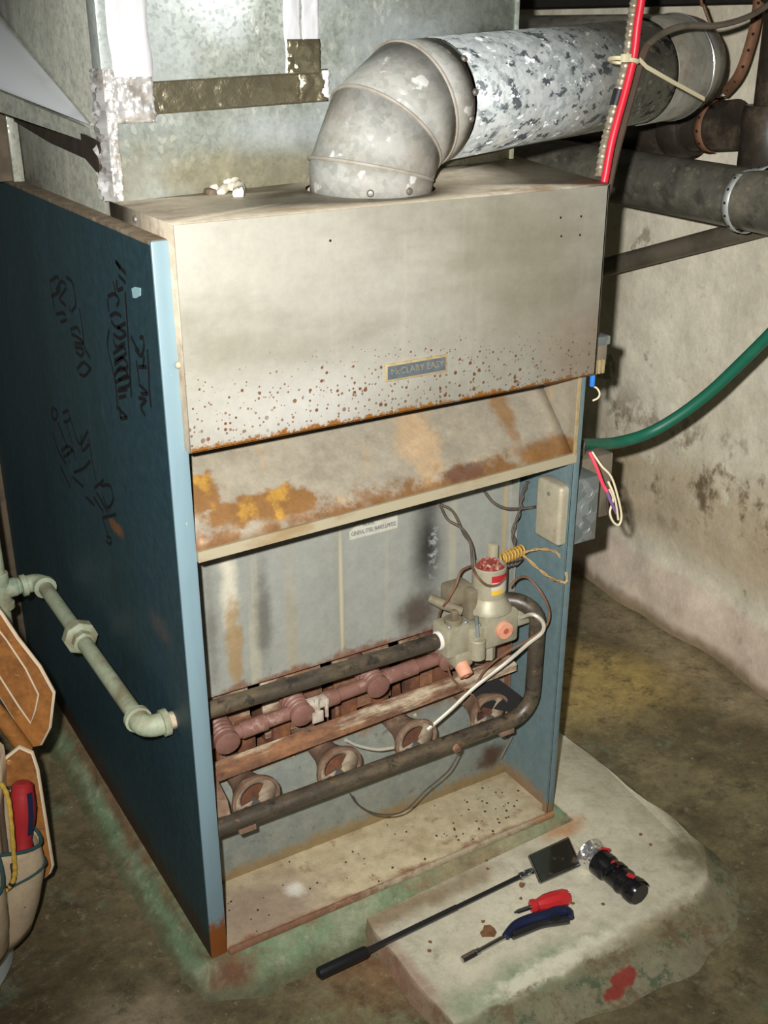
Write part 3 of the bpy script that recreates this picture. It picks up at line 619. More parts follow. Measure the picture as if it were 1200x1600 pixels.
for b0, b1 in zip(blocks, blocks[1:]):
    b = BM()
    for s in ST[b0:b1]:
        ribbon(b, spline([at(x/2.909, 350+y/2.909, x=-0.0002) for x, y in s], 4), 0.0050, (-1, 0, 0), 0.0002)
    obj('marker_writing', b, 'ink', lp)
b = BM(); slab(b, [at(206+dx, 350+100+dy, x=-0.0003) for dx, dy in ((0, 1), (5, -2), (14, 0), (14, 12), (7, 16), (2, 15))], (-0.0005, 0, 0)); obj('paint_chip', b, 'chip', lp)

# draft hood
HX0, HX1, HY, HZ = 0.0204, 0.6215, -0.0144, 1.0158
def zt(x, y): return HZ + 0.0155*max(0, (x-HX0)/(HX1-HX0))*max(0, (y-HY)/0.184)
b = BM(); box(b, (HX0, HY, 0.7595), (HX1, HY+0.0025, HZ), 0.001); box(b, (HX0, HY, 0.7595), (HX1, HY+0.012, 0.762), 0.0008); hood = obj('hood_front', b, 'hood', F)
b = BM(); CX, CY, RH = 0.325, 0.095, 0.0815
angs = sorted([2*math.pi*k/72 for k in range(72)]+[math.atan2(yy-CY, xx-CX) % (2*math.pi) for xx in (HX0, HX1) for yy in (HY, 0.19)])
inn, out = [], []
for a in angs:
    c, s = math.cos(a), math.sin(a)
    t = min([((HX1 if c > 0 else HX0)-CX)/c if abs(c) > 1e-6 else 9, ((0.19 if s > 0 else HY)-CY)/s if abs(s) > 1e-6 else 9])
    px, py = CX+c*RH, CY+s*RH; qx, qy = CX+c*t, CY+s*t
    inn.append(b.verts.new((px, py, zt(px, py)))); out.append(b.verts.new((qx, qy, zt(qx, qy))))
n = len(angs)
for k in range(n): b.faces.new((inn[k], out[k], out[(k+1) % n], inn[(k+1) % n]))
obj('hood_top', b, 'hood_top', F, solid=0.002)
for x, nm in ((HX0, 0), (HX1, 1)):
    b = BM(); x0 = x if nm == 0 else x-0.002
    add(b, [(x0, HY, 0.76), (x0, 0.19, 0.76), (x0, 0.19, zt(x, 0.19)), (x0, HY, HZ)], [(0, 1, 2, 3)]); obj('hood_side', b, 'hood_top', F, solid=0.002)
b = BM(); box(b, (HX0, 0.19, 0.8), (HX1, 0.193, HZ)); obj('hood_back', b, 'hood_top', F)
# nameplate with raised lettering
c0 = at(600, 571, y=HY); c1 = at(697, 551, y=HY); c2 = at(697, 578, y=HY); c3 = at(601, 599, y=HY)
x0, x1 = (c0.x+c3.x)/2, (c1.x+c2.x)/2; z1, z0 = (c0.z+c1.z)/2, (c2.z+c3.z)/2
b = BM(); box(b, (x0, HY-0.003, z0), (x1, HY, z1), 0.001); npl = obj('nameplate', b, 'plate_rim', hood)
b = BM(); box(b, (x0+0.003, HY-0.0036, z0+0.003), (x1-0.003, HY-0.0028, z1-0.003)); obj('nameplate_field', b, 'plate_blue', npl)
t_ = text('nameplate_lettering', 'McCLARY EASY', 'plate_text', F, (x0+0.007, HY-0.0036, z0+0.0085), (1, 0, 0), (0, 0, 1), width=(x1-x0)-0.014, size=0.0115, ext=0.0003)
for p in ((876, 340), (908, 338), (877, 369), (906, 367), (516, 376)):
    q = at(*p, y=HY); b = BM(); cyl(b, q+V((0, -0.0004, 0)), q+V((0, 0.0005, 0)), 0.0016, 8); obj('rivet_hole', b, 'hole', hood)
screw(F, (HX0, 0.10, 1.0065), (-1, 0, 0), 0.0045); screw(F, (0.0204-0.002, -0.004, 0.862), (-0.6, -1, 0), 0.004, 'lip'); screw(F, (HX1, 0.0, 0.985), (1, 0, 0), 0.004)
# deflector and lip below the hood
def dz(x): return 0.013*(x-0.02)/0.6
b = BM(); grid(b, lambda u, v: V((0.0245+u*0.5805, 0.002+v*0.118, 0.6285+dz(0.0245+u*0.5805)+v*0.127+0.0015*mnoise.noise(V((u*5, v*3, 2))))), 30, 10); obj('deflector', b, 'deflector', F, solid=0.0016)
b = BM(); add(b, [(0.0245, -0.0035, 0.6295), (0.607, -0.0035, 0.643), (0.607, 0.0025, 0.6425), (0.0245, 0.0025, 0.629), (0.0245, -0.0035, 0.6155), (0.607, -0.0035, 0.6285), (0.607, 0.0025, 0.6285), (0.0245, 0.0025, 0.6155)],
    [(0, 1, 2, 3), (4, 5, 1, 0), (7, 6, 5, 4), (5, 6, 2, 1), (0, 3, 7, 4), (3, 2, 6, 7)]); obj('deflector_lip', b, 'lip', F)
b = BM(); slab(b, [(0.603, -0.003, 0.632), (0.603, 0.13, 0.632), (0.603, 0.13, 0.775), (0.603, -0.003, 0.775)], (0.003, 0, 0)); obj('end_plate', b, 'deflector', F)
b = BM(); box(b, (0.6015, -0.0045, 0.64), (0.6055, -0.001, 0.761)); obj('end_plate_edge', b, 'plate_rim', F)
# inside the opening
YB = 0.13
OX0, OX1, OZ0, OZ1 = 0.035, 0.515, 0.205, 0.335
b = BM()
box(b, (0.0245, YB, OZ1), (0.612, YB+0.003, 0.66)); box(b, (OX1, YB, OZ0), (0.612, YB+0.003, OZ1)); box(b, (0.0245, YB, OZ0), (OX0, YB+0.003, OZ1))
box(b, (0.5965, YB-0.014, 0.16), (0.6, YB+0.001, 0.66))
vest = obj('vestibule_panel', b, 'vest', F)
b = BM(); box(b, (0.0245, YB-0.001, 0.004), (0.612, YB+0.003, OZ0), 0.001); box(b, (0.0245, YB-0.001, OZ0-0.003), (0.60, YB+0.03, OZ0+0.001)); low_ = obj('lower_panel', b, 'lower', F)
screw(low_, (0.20, YB-0.001, 0.19), (0, -1, 0), 0.004, 'lip'); screw(low_, (0.42, YB-0.001, 0.188), (0, -1, 0), 0.004, 'lip')
b = BM(); box(b, (0.45, YB-0.006, 0.60), (0.55, YB, 0.64), 0.001); box(b, (0.335, YB-0.005, 0.628), (0.46, YB, 0.65), 0.001); br = obj('panel_bracket', b, 'galvbox', F)
b = BM()
add(b, [(OX0-0.01, YB+0.003, OZ0-0.02), (0.6, YB+0.003, OZ0-0.02), (0.6, 0.5, OZ0-0.02), (OX0-0.01, 0.5, OZ0-0.02), (OX0-0.01, YB+0.003, 0.42), (0.6, YB+0.003, 0.42), (0.6, 0.5, 0.42), (OX0-0.01, 0.5, 0.42)],
    [(0, 1, 2, 3), (4, 5, 6, 7), (3, 2, 6, 7), (0, 3, 7, 4), (1, 2, 6, 5)]); obj('firebox', b, 'firebox', F)
for k in range(9):
    b = BM(); x = 0.06+k*0.058; box(b, (x, YB+0.012, OZ0-0.01), (x+0.03, YB+0.30, OZ0+0.05+0.012*(k % 2)), 0.004)
    obj('burner_ribbon', b, 'firebox', F)
for k in range(4):
    b = BM(); x = 0.045+k*0.121; slab(b, [(x, YB+0.02, 0.22), (x+0.1, YB+0.02, 0.225), (x+0.1, YB+0.03, 0.335), (x, YB+0.03, 0.33)], (0, 0.004, 0))
    obj('baffle', b, 'rust', F)
b = BM(); box(b, (0.0245, -0.002, 0.0), (0.609, YB, 0.005), 0.0008)
for v in b.verts: v.co.z += 0
obj('base_tray', b, 'tray', F)
b = BM()
add(b, [], [])
box(b, (0.0245, -0.0075, -0.001), (0.609, -0.001, 0.010), 0.002); obj('tray_lip', b, 'tray_lip', F)
# maker's sticker under the lip
sx = at(546, 842, y=YB-0.0005); ex = at(621, 818, y=YB-0.0005)
b = BM(); zc_ = (sx.z+ex.z)/2+0.004
slab(b, [(sx.x, YB-0.0008, zc_-0.009), (ex.x, YB-0.0008, zc_-0.008), (ex.x, YB-0.0008, zc_+0.018), (sx.x+0.012, YB-0.0008, zc_+0.014), (sx.x, YB-0.0008, zc_+0.004)], (0, 0.0005, 0)); stk = obj('sticker', b, 'sticker', vest)
text('sticker_lettering', 'GENERAL STEEL WARES LIMITED', 'sticker_ink', vest, (sx.x+0.003, YB-0.0009, zc_-0.003), (1, 0, 0), (0, 0, 1), width=(ex.x-sx.x)-0.006, size=0.009, ext=0.0001)
text('sticker_lettering', 'MODEL', 'sticker_ink', vest, (sx.x+0.022, YB-0.0009, zc_+0.008), (1, 0, 0), (0, 0, 1), width=0.02, size=0.006, ext=0.0001)
# burners: flared cast venturis with an air shutter in the mouth
for i, bx_ in enumerate((0.1005, 0.2350, 0.3690, 0.5080)):
    o = (bx_+0.002, 0.046, 0.2035)
    b = BM()
    lathe(b, [(0.0318, 0.004), (0.0330, 0.0), (0.0368, 0.0012), (0.0370, 0.006), (0.031, 0.016), (0.0245, 0.028), (0.0195, 0.045), (0.0175, 0.075), (0.019, 0.11), (0.021, 0.30)], o, (0, 1, 0.02), 28, cap0=False)
    bu = obj('burner', b, 'burner', F)
    b = BM(); N = 20; cz = V(o)+V((0, 0.006, 0)); R_ = 0.0322
    # shutter disc with a half-moon opening on its upper left
    rim_ = [cz+V((math.cos(2*math.pi*k/N)*R_, 0, math.sin(2*math.pi*k/N)*R_)) for k in range(N)]
    hole = []
    for k in range(N):
        a = 2*math.pi*k/N; rr = 0.0235 if (0.9 < a < 3.6) else 0.006
        hole.append(cz+V((math.cos(a)*rr, 0, math.sin(a)*rr)))
    add(b, rim_+hole, [(k, (k+1) % N, N+(k+1) % N, N+k) for k in range(N)]); obj('air_shutter', b, 'shutter', bu, solid=0.0015)
    b = BM(); lathe(b, [(0.028, 0), (0.028, 0.001)], cz+V((0, 0.014, 0)), (0, 1, 0), 20); obj('throat', b, 'firebox', bu)
    b = BM(); lathe(b, [(0.004, 0), (0.004, 0.004), (0.0025, 0.006)], cz+V((-0.016, -0.001, -0.012)), (0, -1, 0), 8); obj('shutter_screw', b, 'screw', bu)
# gas manifold in front of the burners
MR = 0.0128
b = BM(); tube(b, [(0.026, 0.03, 0.194), (0.53, 0.03, 0.194)]+[(0.53+0.045*math.sin(a), 0.03-0.004*math.sin(a), 0.194+0.045*(1-math.cos(a))) for a in [math.pi/2*k/8 for k in range(1, 9)]]
     + [(0.576, 0.025, 0.36)] + [(0.576-0.028*(1-math.cos(a)), 0.025+0.028*(1-math.cos(a)), 0.36+0.035*math.sin(a)) for a in [math.pi/2*k/8 for k in range(1, 9)]] + [(0.53, 0.065, 0.396)], MR, 18)
man = obj('manifold_pipe', b, 'gaspipe', F)
for i, bx_ in enumerate((0.1005, 0.2350, 0.3690, 0.5080)):
    b = BM(); lathe(b, [(0.008, 0), (0.008, 0.012), (0.005, 0.014), (0.004, 0.024)], (bx_, 0.035, 0.196), (0, 1, 0), 6); obj('orifice', b, 'screw', man)
for x in (0.075, 0.525):
    b = BM(); box(b, (x-0.012, 0.022, 0.174), (x+0.014, 0.036, 0.1835), 0.001); obj('pipe_clip', b, 'burner', man)
b = BM(); cyl(b, (0.423, 0.03, 0.194), (0.423, 0.012, 0.189), 0.0065, 10, 0.001); obj('pipe_tap', b, 'rust', man)
b = BM(); slab(b, [(0.5, 0.06, 0.215), (0.55, 0.035, 0.20), (0.56, 0.04, 0.222), (0.52, 0.10, 0.262), (0.49, 0.11, 0.262)], (0.004, 0, 0.002)); obj('bracket', b, 'hole', F)
b = BM(); slab(b, [(0.026, 0.04, 0.21), (0.026, 0.10, 0.225), (0.026, 0.11, 0.26), (0.026, 0.05, 0.235)], (0.03, -0.01, -0.01)); obj('bracket', b, 'burner', F)
# supply pipe from the left into the valve
b = BM(); tube(b, [(0.004, 0.07, 0.3575), (0.425, 0.07, 0.3535)], 0.0120, 18); obj('supply_pipe', b, 'gaspipe', F)
b = BM(); lathe(b, [(0.0122, 0), (0.0145, 0.0015), (0.0145, 0.005), (0.0122, 0.0065)], (0.419, 0.07, 0.3536), (1, 0, 0), 18); obj('pipe_dope_ring', b, 'white_paint', F)
# brown crossover with ribbed fittings
def rb(u0, u1, r, bm): cyl(bm, (u0, 0.098, 0.283+0.045*u0), (u1, 0.098, 0.283+0.045*u1), r, 16, 0.001)
b = BM(); rb(0.026, 0.47, 0.0105, b); rb(0.105, 0.145, 0.0125, b); rb(0.236, 0.262, 0.0128, b); rb(0.345, 0.40, 0.0122, b); xo = obj('crossover_pipe', b, 'brown', F)
for fx in (0.078, 0.196, 0.323, 0.452):
    b = BM(); c = V((fx, 0.078, 0.283+0.045*fx)); pr = [(0.0165, 0.0), (0.0185, 0.0015), (0.0185, 0.010)]
    for k in range(5): pr += [(0.0155, 0.011+k*0.008), (0.0182, 0.0135+k*0.008), (0.0182, 0.0165+k*0.008)]
    pr += [(0.015, 0.055), (0.012, 0.10)]
    lathe(b, pr, c, (0.05, 1, 0.12), 20); obj('crossover_fitting', b, 'brown', xo)
c = at(497, 1108, y=0.085)
b = BM(); box(b, c+V((-0.016, -0.006, 0.004)), c+V((0.016, 0.012, 0.016)), 0.002); cyl(b, c+V((-0.004, -0.004, -0.012)), c+V((-0.004, -0.004, 0.022)), 0.005, 6); cyl(b, c+V((0.012, -0.004, -0.014)), c+V((0.012, -0.004, 0.014)), 0.003, 8); box(b, c+V((-0.014, -0.010, -0.016)), c+V((0.004, -0.006, 0.002)), 0.001)
obj('pilot_bracket', b, 'limed_steel', F)
# rusty angle bar across the burners
b = BM()
def zb_(x): return 0.2485+0.03*(x-0.05)
P0, P1 = 0.0255, 0.575
slab(b, [(P0, 0.070, zb_(P0)-0.012), (P0, 0.070, zb_(P0)), (P0, 0.090, zb_(P0)+0.007), (P0, 0.090, zb_(P0)+0.005), (P0, 0.0725, zb_(P0)-0.0018), (P0, 0.0725, zb_(P0)-0.012)], (P1-P0, 0, 0.0165)); obj('angle_bar', b, 'rust', F)
# gas valve
GV = V((0.425, 0.07, 0.3535))
b = BM()
box(b, (0.424, 0.048, 0.328), (0.468, 0.092, 0.380), 0.006); box(b, (0.440, 0.046, 0.308), (0.472, 0.09, 0.334), 0.004)
box(b, (0.464, 0.043, 0.318), (0.492, 0.09, 0.372), 0.005); cyl(b, (0.478, 0.046, 0.318), (0.478, 0.046, 0.352), 0.013, 16, 0.002)
box(b, (0.488, 0.040, 0.330), (0.552, 0.098, 0.392), 0.006); box(b, (0.548, 0.045, 0.350), (0.582, 0.092, 0.388), 0.004); cyl(b, (0.512, 0.062, 0.30), (0.512, 0.062, 0.335), 0.01, 6)
lathe(b, [(0.037, 0), (0.036, 0.006), (0.028, 0.018), (0.0265, 0.022)], (0.512, 0.068, 0.388), (0, 0, 1), 28)
val = obj('gas_valve', b, 'valve', F)
b = BM(); lathe(b, [(0.0262, 0.0), (0.0262, 0.052), (0.0245, 0.0535), (0.0235, 0.046)], (0.512, 0.068, 0.406), (0, 0, 1), 32); obj('solenoid', b, 'valve', val)
b = BM(); lathe(b, [(0.0232, 0.0), (0.021, 0.003), (0.012, 0.0042), (0.006, 0.0022)], (0.512, 0.068, 0.4535), (0, 0, 1), 24)
for k in range(9):
    a = k*0.7; tube(b, spline([(0.512+0.017*math.cos(a), 0.068+0.017*math.sin(a), 0.455), (0.512+0.013*math.cos(a+0.4), 0.068+0.013*math.sin(a+0.4), 0.464), (0.512+0.016*math.cos(a+0.9), 0.068+0.016*math.sin(a+0.9), 0.456)], 3), 0.0022, 6)
obj('coil', b, 'coil', val)
b = BM(); N = 10
lo_, hi_ = [], []
for k in range(N+1):
    a = math.radians(-118+k*7.2); q = V((0.512+0.0266*math.cos(a), 0.068+0.0266*math.sin(a), 0)); lo_.append(q+V((0, 0, 0.420))); hi_.append(q+V((0, 0, 0.452)))
add(b, lo_+hi_, [(k, k+1, N+2+k, N+1+k) for k in range(N)]); obj('valve_label', b, 'valve_label', val, base=(0.512, 0.068, 0.414))
b = BM(); lathe(b, [(0.0, 0), (0.0135, 0.0), (0.0145, 0.002), (0.0145, 0.007)], (0.522, 0.0335, 0.358), (0, 1, 0), 22); pl_ = obj('round_plug', b, 'orange', val)
b = BM(); cyl(b, (0.522, 0.0325, 0.358), (0.522, 0.035, 0.358), 0.005, 8); obj('plug_centre', b, 'plug_red', pl_)
b = BM(); cyl(b, (0.452, 0.036, 0.3), (0.452, 0.052, 0.314), 0.0115, 16, 0.001); pl_ = obj('lower_plug', b, 'orange', val)
b = BM(); cyl(b, (0.4525, 0.0345, 0.2985), (0.452, 0.038, 0.302), 0.0045, 8); obj('plug_centre', b, 'plug_red', pl_)
b = BM(); box(b, (0.448, 0.075, 0.398), (0.49, 0.108, 0.43), 0.006); box(b, (0.470, 0.058, 0.378), (0.486, 0.085, 0.428), 0.004); obj('regulator', b, 'valve_dark', val)
b = BM(); tube(b, [(0.425, 0.10, 0.412), (0.44, 0.085, 0.404), (0.462, 0.066, 0.394)], [0.007, 0.0085, 0.007], 10); obj('lever', b, 'valve_dark', val)
b = BM(); cyl(b, (0.446, 0.066, 0.378), (0.446, 0.066, 0.388), 0.014, 18, 0.001); box(b, (0.441, 0.058, 0.386), (0.450, 0.068, 0.402), 0.001); obj('pilot_cock', b, 'valve_dark', val)
for q in ((0.432, 0.056, 0.380), (0.462, 0.056, 0.380), (0.483, 0.05, 0.372), (0.500, 0.046, 0.392)): screw(val, q, (0, 0, 1), 0.0035, 'galvbox')
b = BM(); cyl(b, (0.474, 0.040, 0.36), (0.474, 0.046, 0.392), 0.003, 8); obj('adjusting_screw', b, 'galvbox', val)
b = BM(); box(b, (0.5405, 0.1, 0.376), (0.553, 0.116, 0.47), 0.003); obj('conduit_strip', b, 'lip', F)

# wiring inside the burner compartment
def wire(name, px, mat, r, parent, **k):
    """px: list of (x, y, depth) on the photograph"""
    b = BM(); tube(b, spline([at(p[0], p[1], y=p[2]) for p in px], 5), r, 7); return obj(name, b, mat, parent)
wire('wire', [(688, 788, .125), (708, 800, .115), (725, 835, .10), (735, 850, .09), (738, 884, .075)], 'dark_wire', 0.0022, F)
wire('wire', [(688, 790, .125), (700, 812, .118), (722, 826, .10), (737, 852, .09), (742, 886, .075)], 'dark_wire', 0.0022, F)
wire('wire', [(757, 768, .12), (772, 786, .11), (795, 795, .10), (830, 793, .09), (842, 790, .075)], 'dark_wire', 0.0024, F)
b = BM()
for ph in (0, math.pi):
    base_ = spline([at(x, y, y=d) for x, y, d in ((825, 752, .10), (816, 775, .10), (812, 800, .095), (802, 830, .09), (806, 858, .085))], 10)
    tube(b, [p+V((math.cos(ph+i*0.55), 0, math.sin(ph+i*0.55)))*0.0022 for i, p in enumerate(base_)], 0.0017, 6)
obj('twisted_wire', b, 'dark_wire', F)
b = BM()
for ph in (0, math.pi):
    base_ = spline([at(x, y, y=d) for x, y, d in ((810, 866, .08), (840, 858, .06), (868, 862, .03), (880, 880, .01), (886, 908, -.006), (872, 908, .005), (850, 896, .035), (818, 868, .075))], 9)
    tube(b, [p+V((math.cos(ph+i*0.6), 0, math.sin(ph+i*0.6)))*0.0014 for i, p in enumerate(base_)], 0.0012, 6)
obj('twisted_wire', b, 'tan_wire', F)
b = BM(); a0, a1 = at(786, 872, y=0.08), at(814, 860, y=0.08)
for k in range(7): 
    q = a0.lerp(a1, k/6); tube(b, [q+V((0.001, math.cos(t)*0.008, math.sin(t)*0.008)) for t in [2*math.pi*j/12 for j in range(13)]], 0.0018, 6)
obj('coiled_wire', b, 'yellow_nut', F)
b = BM()
for k in range(5):
    q = at(786+k*6, 884-k*1.5, y=0.082); tube(b, spline([q+V((-0.008, 0, 0.004)), q+V((0, -0.006, 0.008)), q+V((0.007, 0.002, 0.0)), q+V((0, 0.006, -0.008)), q+V((-0.006, 0, -0.002))], 4), 0.0022, 6)
obj('wire_knot', b, 'dark_wire', F)
wire('wire', [(737, 884, .078), (720, 893, .07), (712, 915, .065), (698, 940, .07), (688, 955, .09), (684, 975, .10)], 'brown_wire', 0.002, F)
wire('wire', [(738, 886, .07), (745, 900, .045), (760, 914, .04), (778, 914, .04), (790, 902, .045)], 'brown_wire', 0.0021, F)
wire('wire', [(797, 917, .055), (808, 904, .05), (825, 903, .03), (845, 925, .008), (858, 955, .0), (852, 980, .0), (825, 1000, .015), (790, 1020, .035), (757, 1048, .055), (742, 1075, .06)], 'brown_wire', 0.0019, F)
wire('pilot_tube', [(812, 966, .045), (832, 960, .012), (848, 972, .0), (847, 988, .0), (825, 1006, .01), (790, 1036, .03), (740, 1075, .04), (705, 1108, .045), (668, 1140, .05)], 'alu', 0.0032, F)
wire('pilot_tube', [(540, 1156, .075), (560, 1165, .075), (590, 1171, .075), (615, 1168, .075)], 'alu', 0.0026, F)
wire('wire', [(699, 1040, .05), (705, 1058, .05), (722, 1075, .045), (742, 1090, .04), (750, 1112, .045)], 'brown_wire', 0.0018, F)
wire('wire', [(547, 1240, .03), (560, 1258, .03), (590, 1272, .03), (630, 1268, .03), (665, 1235, .03), (700, 1205, .03), (718, 1175, .035)], 'dark_wire', 0.0013, F)
wire('wire', [(815, 1120, .10), (803, 1145, .1), (782, 1185, .11)], 'grey_cable', 0.002, F)
wire('wire', [(806, 1060, .12), (812, 1020, .12), (818, 960, .12), (820, 880, .12)], 'brown_cable', 0.003, F)

# electrical boxes on the right-hand panel
b = BM(); box(b, (0.588, 0.004, 0.494), (0.6125, 0.062, 0.589), 0.006, 3); jb = obj('junction_box', b, 'jbox', F); screw(jb, (0.588, 0.03, 0.572), (-1, 0, 0), 0.003)
OB = thing('switch_box', 'galvanised switch box with loose coloured wires outside the furnace near the green hose', 'electrical box', (0.66, 0.06, 0.478))
b = BM(); box(b, (0.6235, 0.022, 0.480), (0.678, 0.075, 0.586), 0.002); ob1 = obj('box_body', b, 'galvbox', OB)
for zz in (0.505, 0.535, 0.563):
    b = BM(); lathe(b, [(0.0115, 0), (0.0115, 0.0012), (0.0095, 0.0016), (0.009, 0.0008)], (0.655, 0.022, zz), (0, -1, 0), 18); obj('knockout', b, 'galvbox', ob1)
b = BM(); box(b, (0.6235, 0.076, 0.483), (0.752, 0.13, 0.59), 0.002); obj('back_box', b, 'dustbox', OB)
b = BM(); cyl(b, (0.70, 0.10, 0.588), (0.69, 0.09, 0.612), 0.011, 14, 0.001); obj('connector', b, 'dustbox', OB)
def wire2(name, px, mat, r, parent):
    b = BM(); tube(b, spline([at(p[0], p[1], y=p[2]) for p in px], 5), r, 8); return obj(name, b, mat, parent)
wire2('wire', [(921, 706, .02), (932, 730, .01), (942, 757, .005), (949, 768, 0.0)], 'pink_wire', 0.0028, OB)
wire2('wire', [(945, 760, .003), (955, 785, .0), (963, 802, .002)], 'purple_wire', 0.0024, OB)
wire2('wire', [(925, 706, .025), (940, 728, .01), (955, 745, .003), (965, 775, .0), (971, 805, .0), (967, 820, .0), (958, 815, 0.003), (953, 800, .005), (958, 780, .006), (952, 765, .006)], 'cream_wire', 0.0017, OB)
wire2('wire', [(950, 752, .004), (958, 770, -.002), (963, 790, -.002), (966, 812, 0)], 'cream_wire', 0.0017, OB)
wire2('wire', [(950, 770, .006), (949, 795, .008), (953, 808, .01), (960, 820, .005)], 'dark_wire', 0.0018, OB)
RL = thing('relay', 'small clear relay with a blue connector and wire loop at the furnace edge', 'relay', (0.645, 0.02, 0.755))
b = BM(); box(b, (0.6235, 0.0, 0.765), (0.653, 0.03, 0.803), 0.002); obj('relay_case', b, 'dustbox', RL)
b = BM(); box(b, (0.6235, -0.002, 0.795), (0.656, 0.03, 0.808), 0.002); obj('relay_cap', b, 'galvbox', RL)
for k in range(3):
    b = BM(); box(b, (0.630+k*0.007, -0.003, 0.755), (0.634+k*0.007, 0.001, 0.775), 0.0005); obj('terminal', b, 'plate_rim', RL)
b = BM(); box(b, (0.6255, -0.004, 0.738), (0.631, 0.002, 0.755), 0.001); obj('wire_connector', b, 'blue_plastic', RL)
wire2('wire', [(926, 603, .01), (933, 607, .008), (937, 615, .006), (934, 622, .008), (926, 626, .012)], 'cream_wire', 0.0014, RL)

# ================================================================== PLENUM
PX0, PX1, PY = 0.0205, 0.600, 0.171
PL = thing('supply_plenum', 'galvanised sheet metal plenum above the furnace patched with foil tape', 'duct', (0.31, 0.5, 1.0165))
b = BM(); add(b, [(PX0, PY, 1.0165), (PX1, PY, 1.032), (PX1, PY, 1.55), (PX0, PY, 1.55)], [(0, 1, 2, 3)])
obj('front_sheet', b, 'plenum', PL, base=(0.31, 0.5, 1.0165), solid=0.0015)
b = BM(); add(b, [(PX0, PY, 0.9985), (PX0, 0.95, 0.9985), (PX0, 0.95, 1.55), (PX0, PY, 1.55)], [(0, 1, 2, 3)]); obj('side_sheet', b, 'plenum_side', PL, solid=0.0015)
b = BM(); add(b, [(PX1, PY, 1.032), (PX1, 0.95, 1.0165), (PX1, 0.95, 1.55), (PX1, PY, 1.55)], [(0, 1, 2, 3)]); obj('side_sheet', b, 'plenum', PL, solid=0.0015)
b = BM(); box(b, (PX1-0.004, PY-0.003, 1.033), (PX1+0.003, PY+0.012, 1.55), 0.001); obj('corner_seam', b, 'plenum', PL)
b = BM(); box(b, (PX0, 0.945, 1.0165), (PX1, 0.95, 1.55)); obj('rear_sheet', b, 'plenum_side', PL)
def crumple(bm, p0, ux, uy, wd, ht, amp, seed, nx=10, ny=24, lift=0.001):
    p0 = V(p0); ux = V(ux); uy = V(uy); nr = ux.cross(uy)
    def f(u, v):
        e = 0.0035*mnoise.noise(V((v*9, seed, 0))) if u in (0, 1) else 0
        h = lift+amp*(abs(mnoise.noise(V((u*wd*45, v*ht*45, seed))))+0.6*abs(mnoise.noise(V((u*wd*110, v*ht*110, seed+3)))))
        return p0+ux*(u*wd+e)+uy*(v*ht+0.5*e)+nr*h
    grid(bm, f, nx, ny)
def tape(name, mat, *a, **k):
    b = BM(); crumple(b, *a, **k); return obj(name, b, mat, PL, smooth=25, solid=0.0004)
fx, fz, fy = (1, 0, 0), (0, 0, 1), (0, 1, 0)
tape('foil_tape', 'foil', (0.0305, PY, 1.145), fx, fz, 0.048, 0.40, 0.0012, 1, nx=8, ny=50)
tape('foil_tape', 'foil_crumpled', (0.028, PY-0.0015, 1.104), fx, fz, 0.049, 0.05, 0.010, 2, nx=18, ny=18)
tape('foil_tape', 'foil_dull', (0.066, PY, 1.112), (1, 0, 0.03), fz, 0.225, 0.036, 0.003, 3, nx=50, ny=10)
tape('foil_tape', 'foil_dull', (0.266, PY-0.002, 1.1185), (1, 0, 0.03), fz, 0.04, 0.038, 0.005, 4, nx=14, ny=12)
tape('foil_tape', 'foil', (0.298, PY-0.003, 1.120), (1, 0, 0.03), fz, 0.010, 0.036, 0.005, 14, nx=4, ny=12)
tape('foil_tape', 'foil', (0.249, PY, 1.152), fx, fz, 0.023, 0.39, 0.003, 5, nx=8, ny=60)
tape('foil_tape', 'foil', (0.273, PY-0.001, 1.150), fx, fz, 0.023, 0.39, 0.004, 6, nx=8, ny=60)
tape('foil_tape', 'foil_dull', (0.250, PY-0.004, 1.152), fx, fz, 0.046, 0.04, 0.006, 16, nx=14, ny=14)
# strip folded round the front left corner
b = BM()
def corner(u, v):
    z = 1.018+v*0.145; wv = 0.006*mnoise.noise(V((v*5, 3, 0)))
    k = 1.0 if z < 1.13 else 0.55
    h = 0.002+0.011*k*abs(mnoise.noise(V((u*4, v*8, 9))))+0.006*abs(mnoise.noise(V((u*9, v*22, 5))))
    s = (u-0.5)*2
    if s < 0: return V((PX0-h, PY+0.0005+(-s)*(0.034+wv), z))
    return V((PX0+s*(0.0105 if z < 1.13 else 0.012)-0.4*h*(1-s), PY-h, z))
grid(b, corner, 18, 46); obj('corner_tape', b, 'foil_crumpled', PL, smooth=20)
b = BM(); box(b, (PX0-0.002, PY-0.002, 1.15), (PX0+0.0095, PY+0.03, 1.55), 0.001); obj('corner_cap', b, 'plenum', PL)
# flared boot on the left flank with a dark sheet standing in for the shaded gap under it
b = BM(); A = V((0.0195, 0.215, 1.098))
B_, C_, D_ = V((0.0195, 0.62, 1.228)), V((-0.085, 0.62, 1.165)), V((-0.085, 0.62, 1.128))
def boot(u, v):
    u2 = u*1.15; top = A.lerp(B_, u2); bot = A.lerp(C_, u2); p = top.lerp(bot, v); p += V((-0.03, 0, 0.02))*u2*math.sin(math.pi*v)*0.5; return p
grid(b, boot, 16, 10); obj('flared_boot', b, 'boot', PL, solid=0.0015)
b = BM(); A2 = A+V((0, 0.02, -0.004)); slab(b, [A2, C_*1.0, D_, A2+V((0, 0, -0.016))], (0.006, 0, 0)); obj('boot_edge', b, 'plenum_side', PL)
b = BM(); tube(b, [A.lerp(B_, 0.02)+V((-0.002, 0, 0)), B_+(B_-A)*0.12+V((-0.002, 0, 0))], 0.0016, 8); obj('boot_seam', b, 'plenum_side', PL)
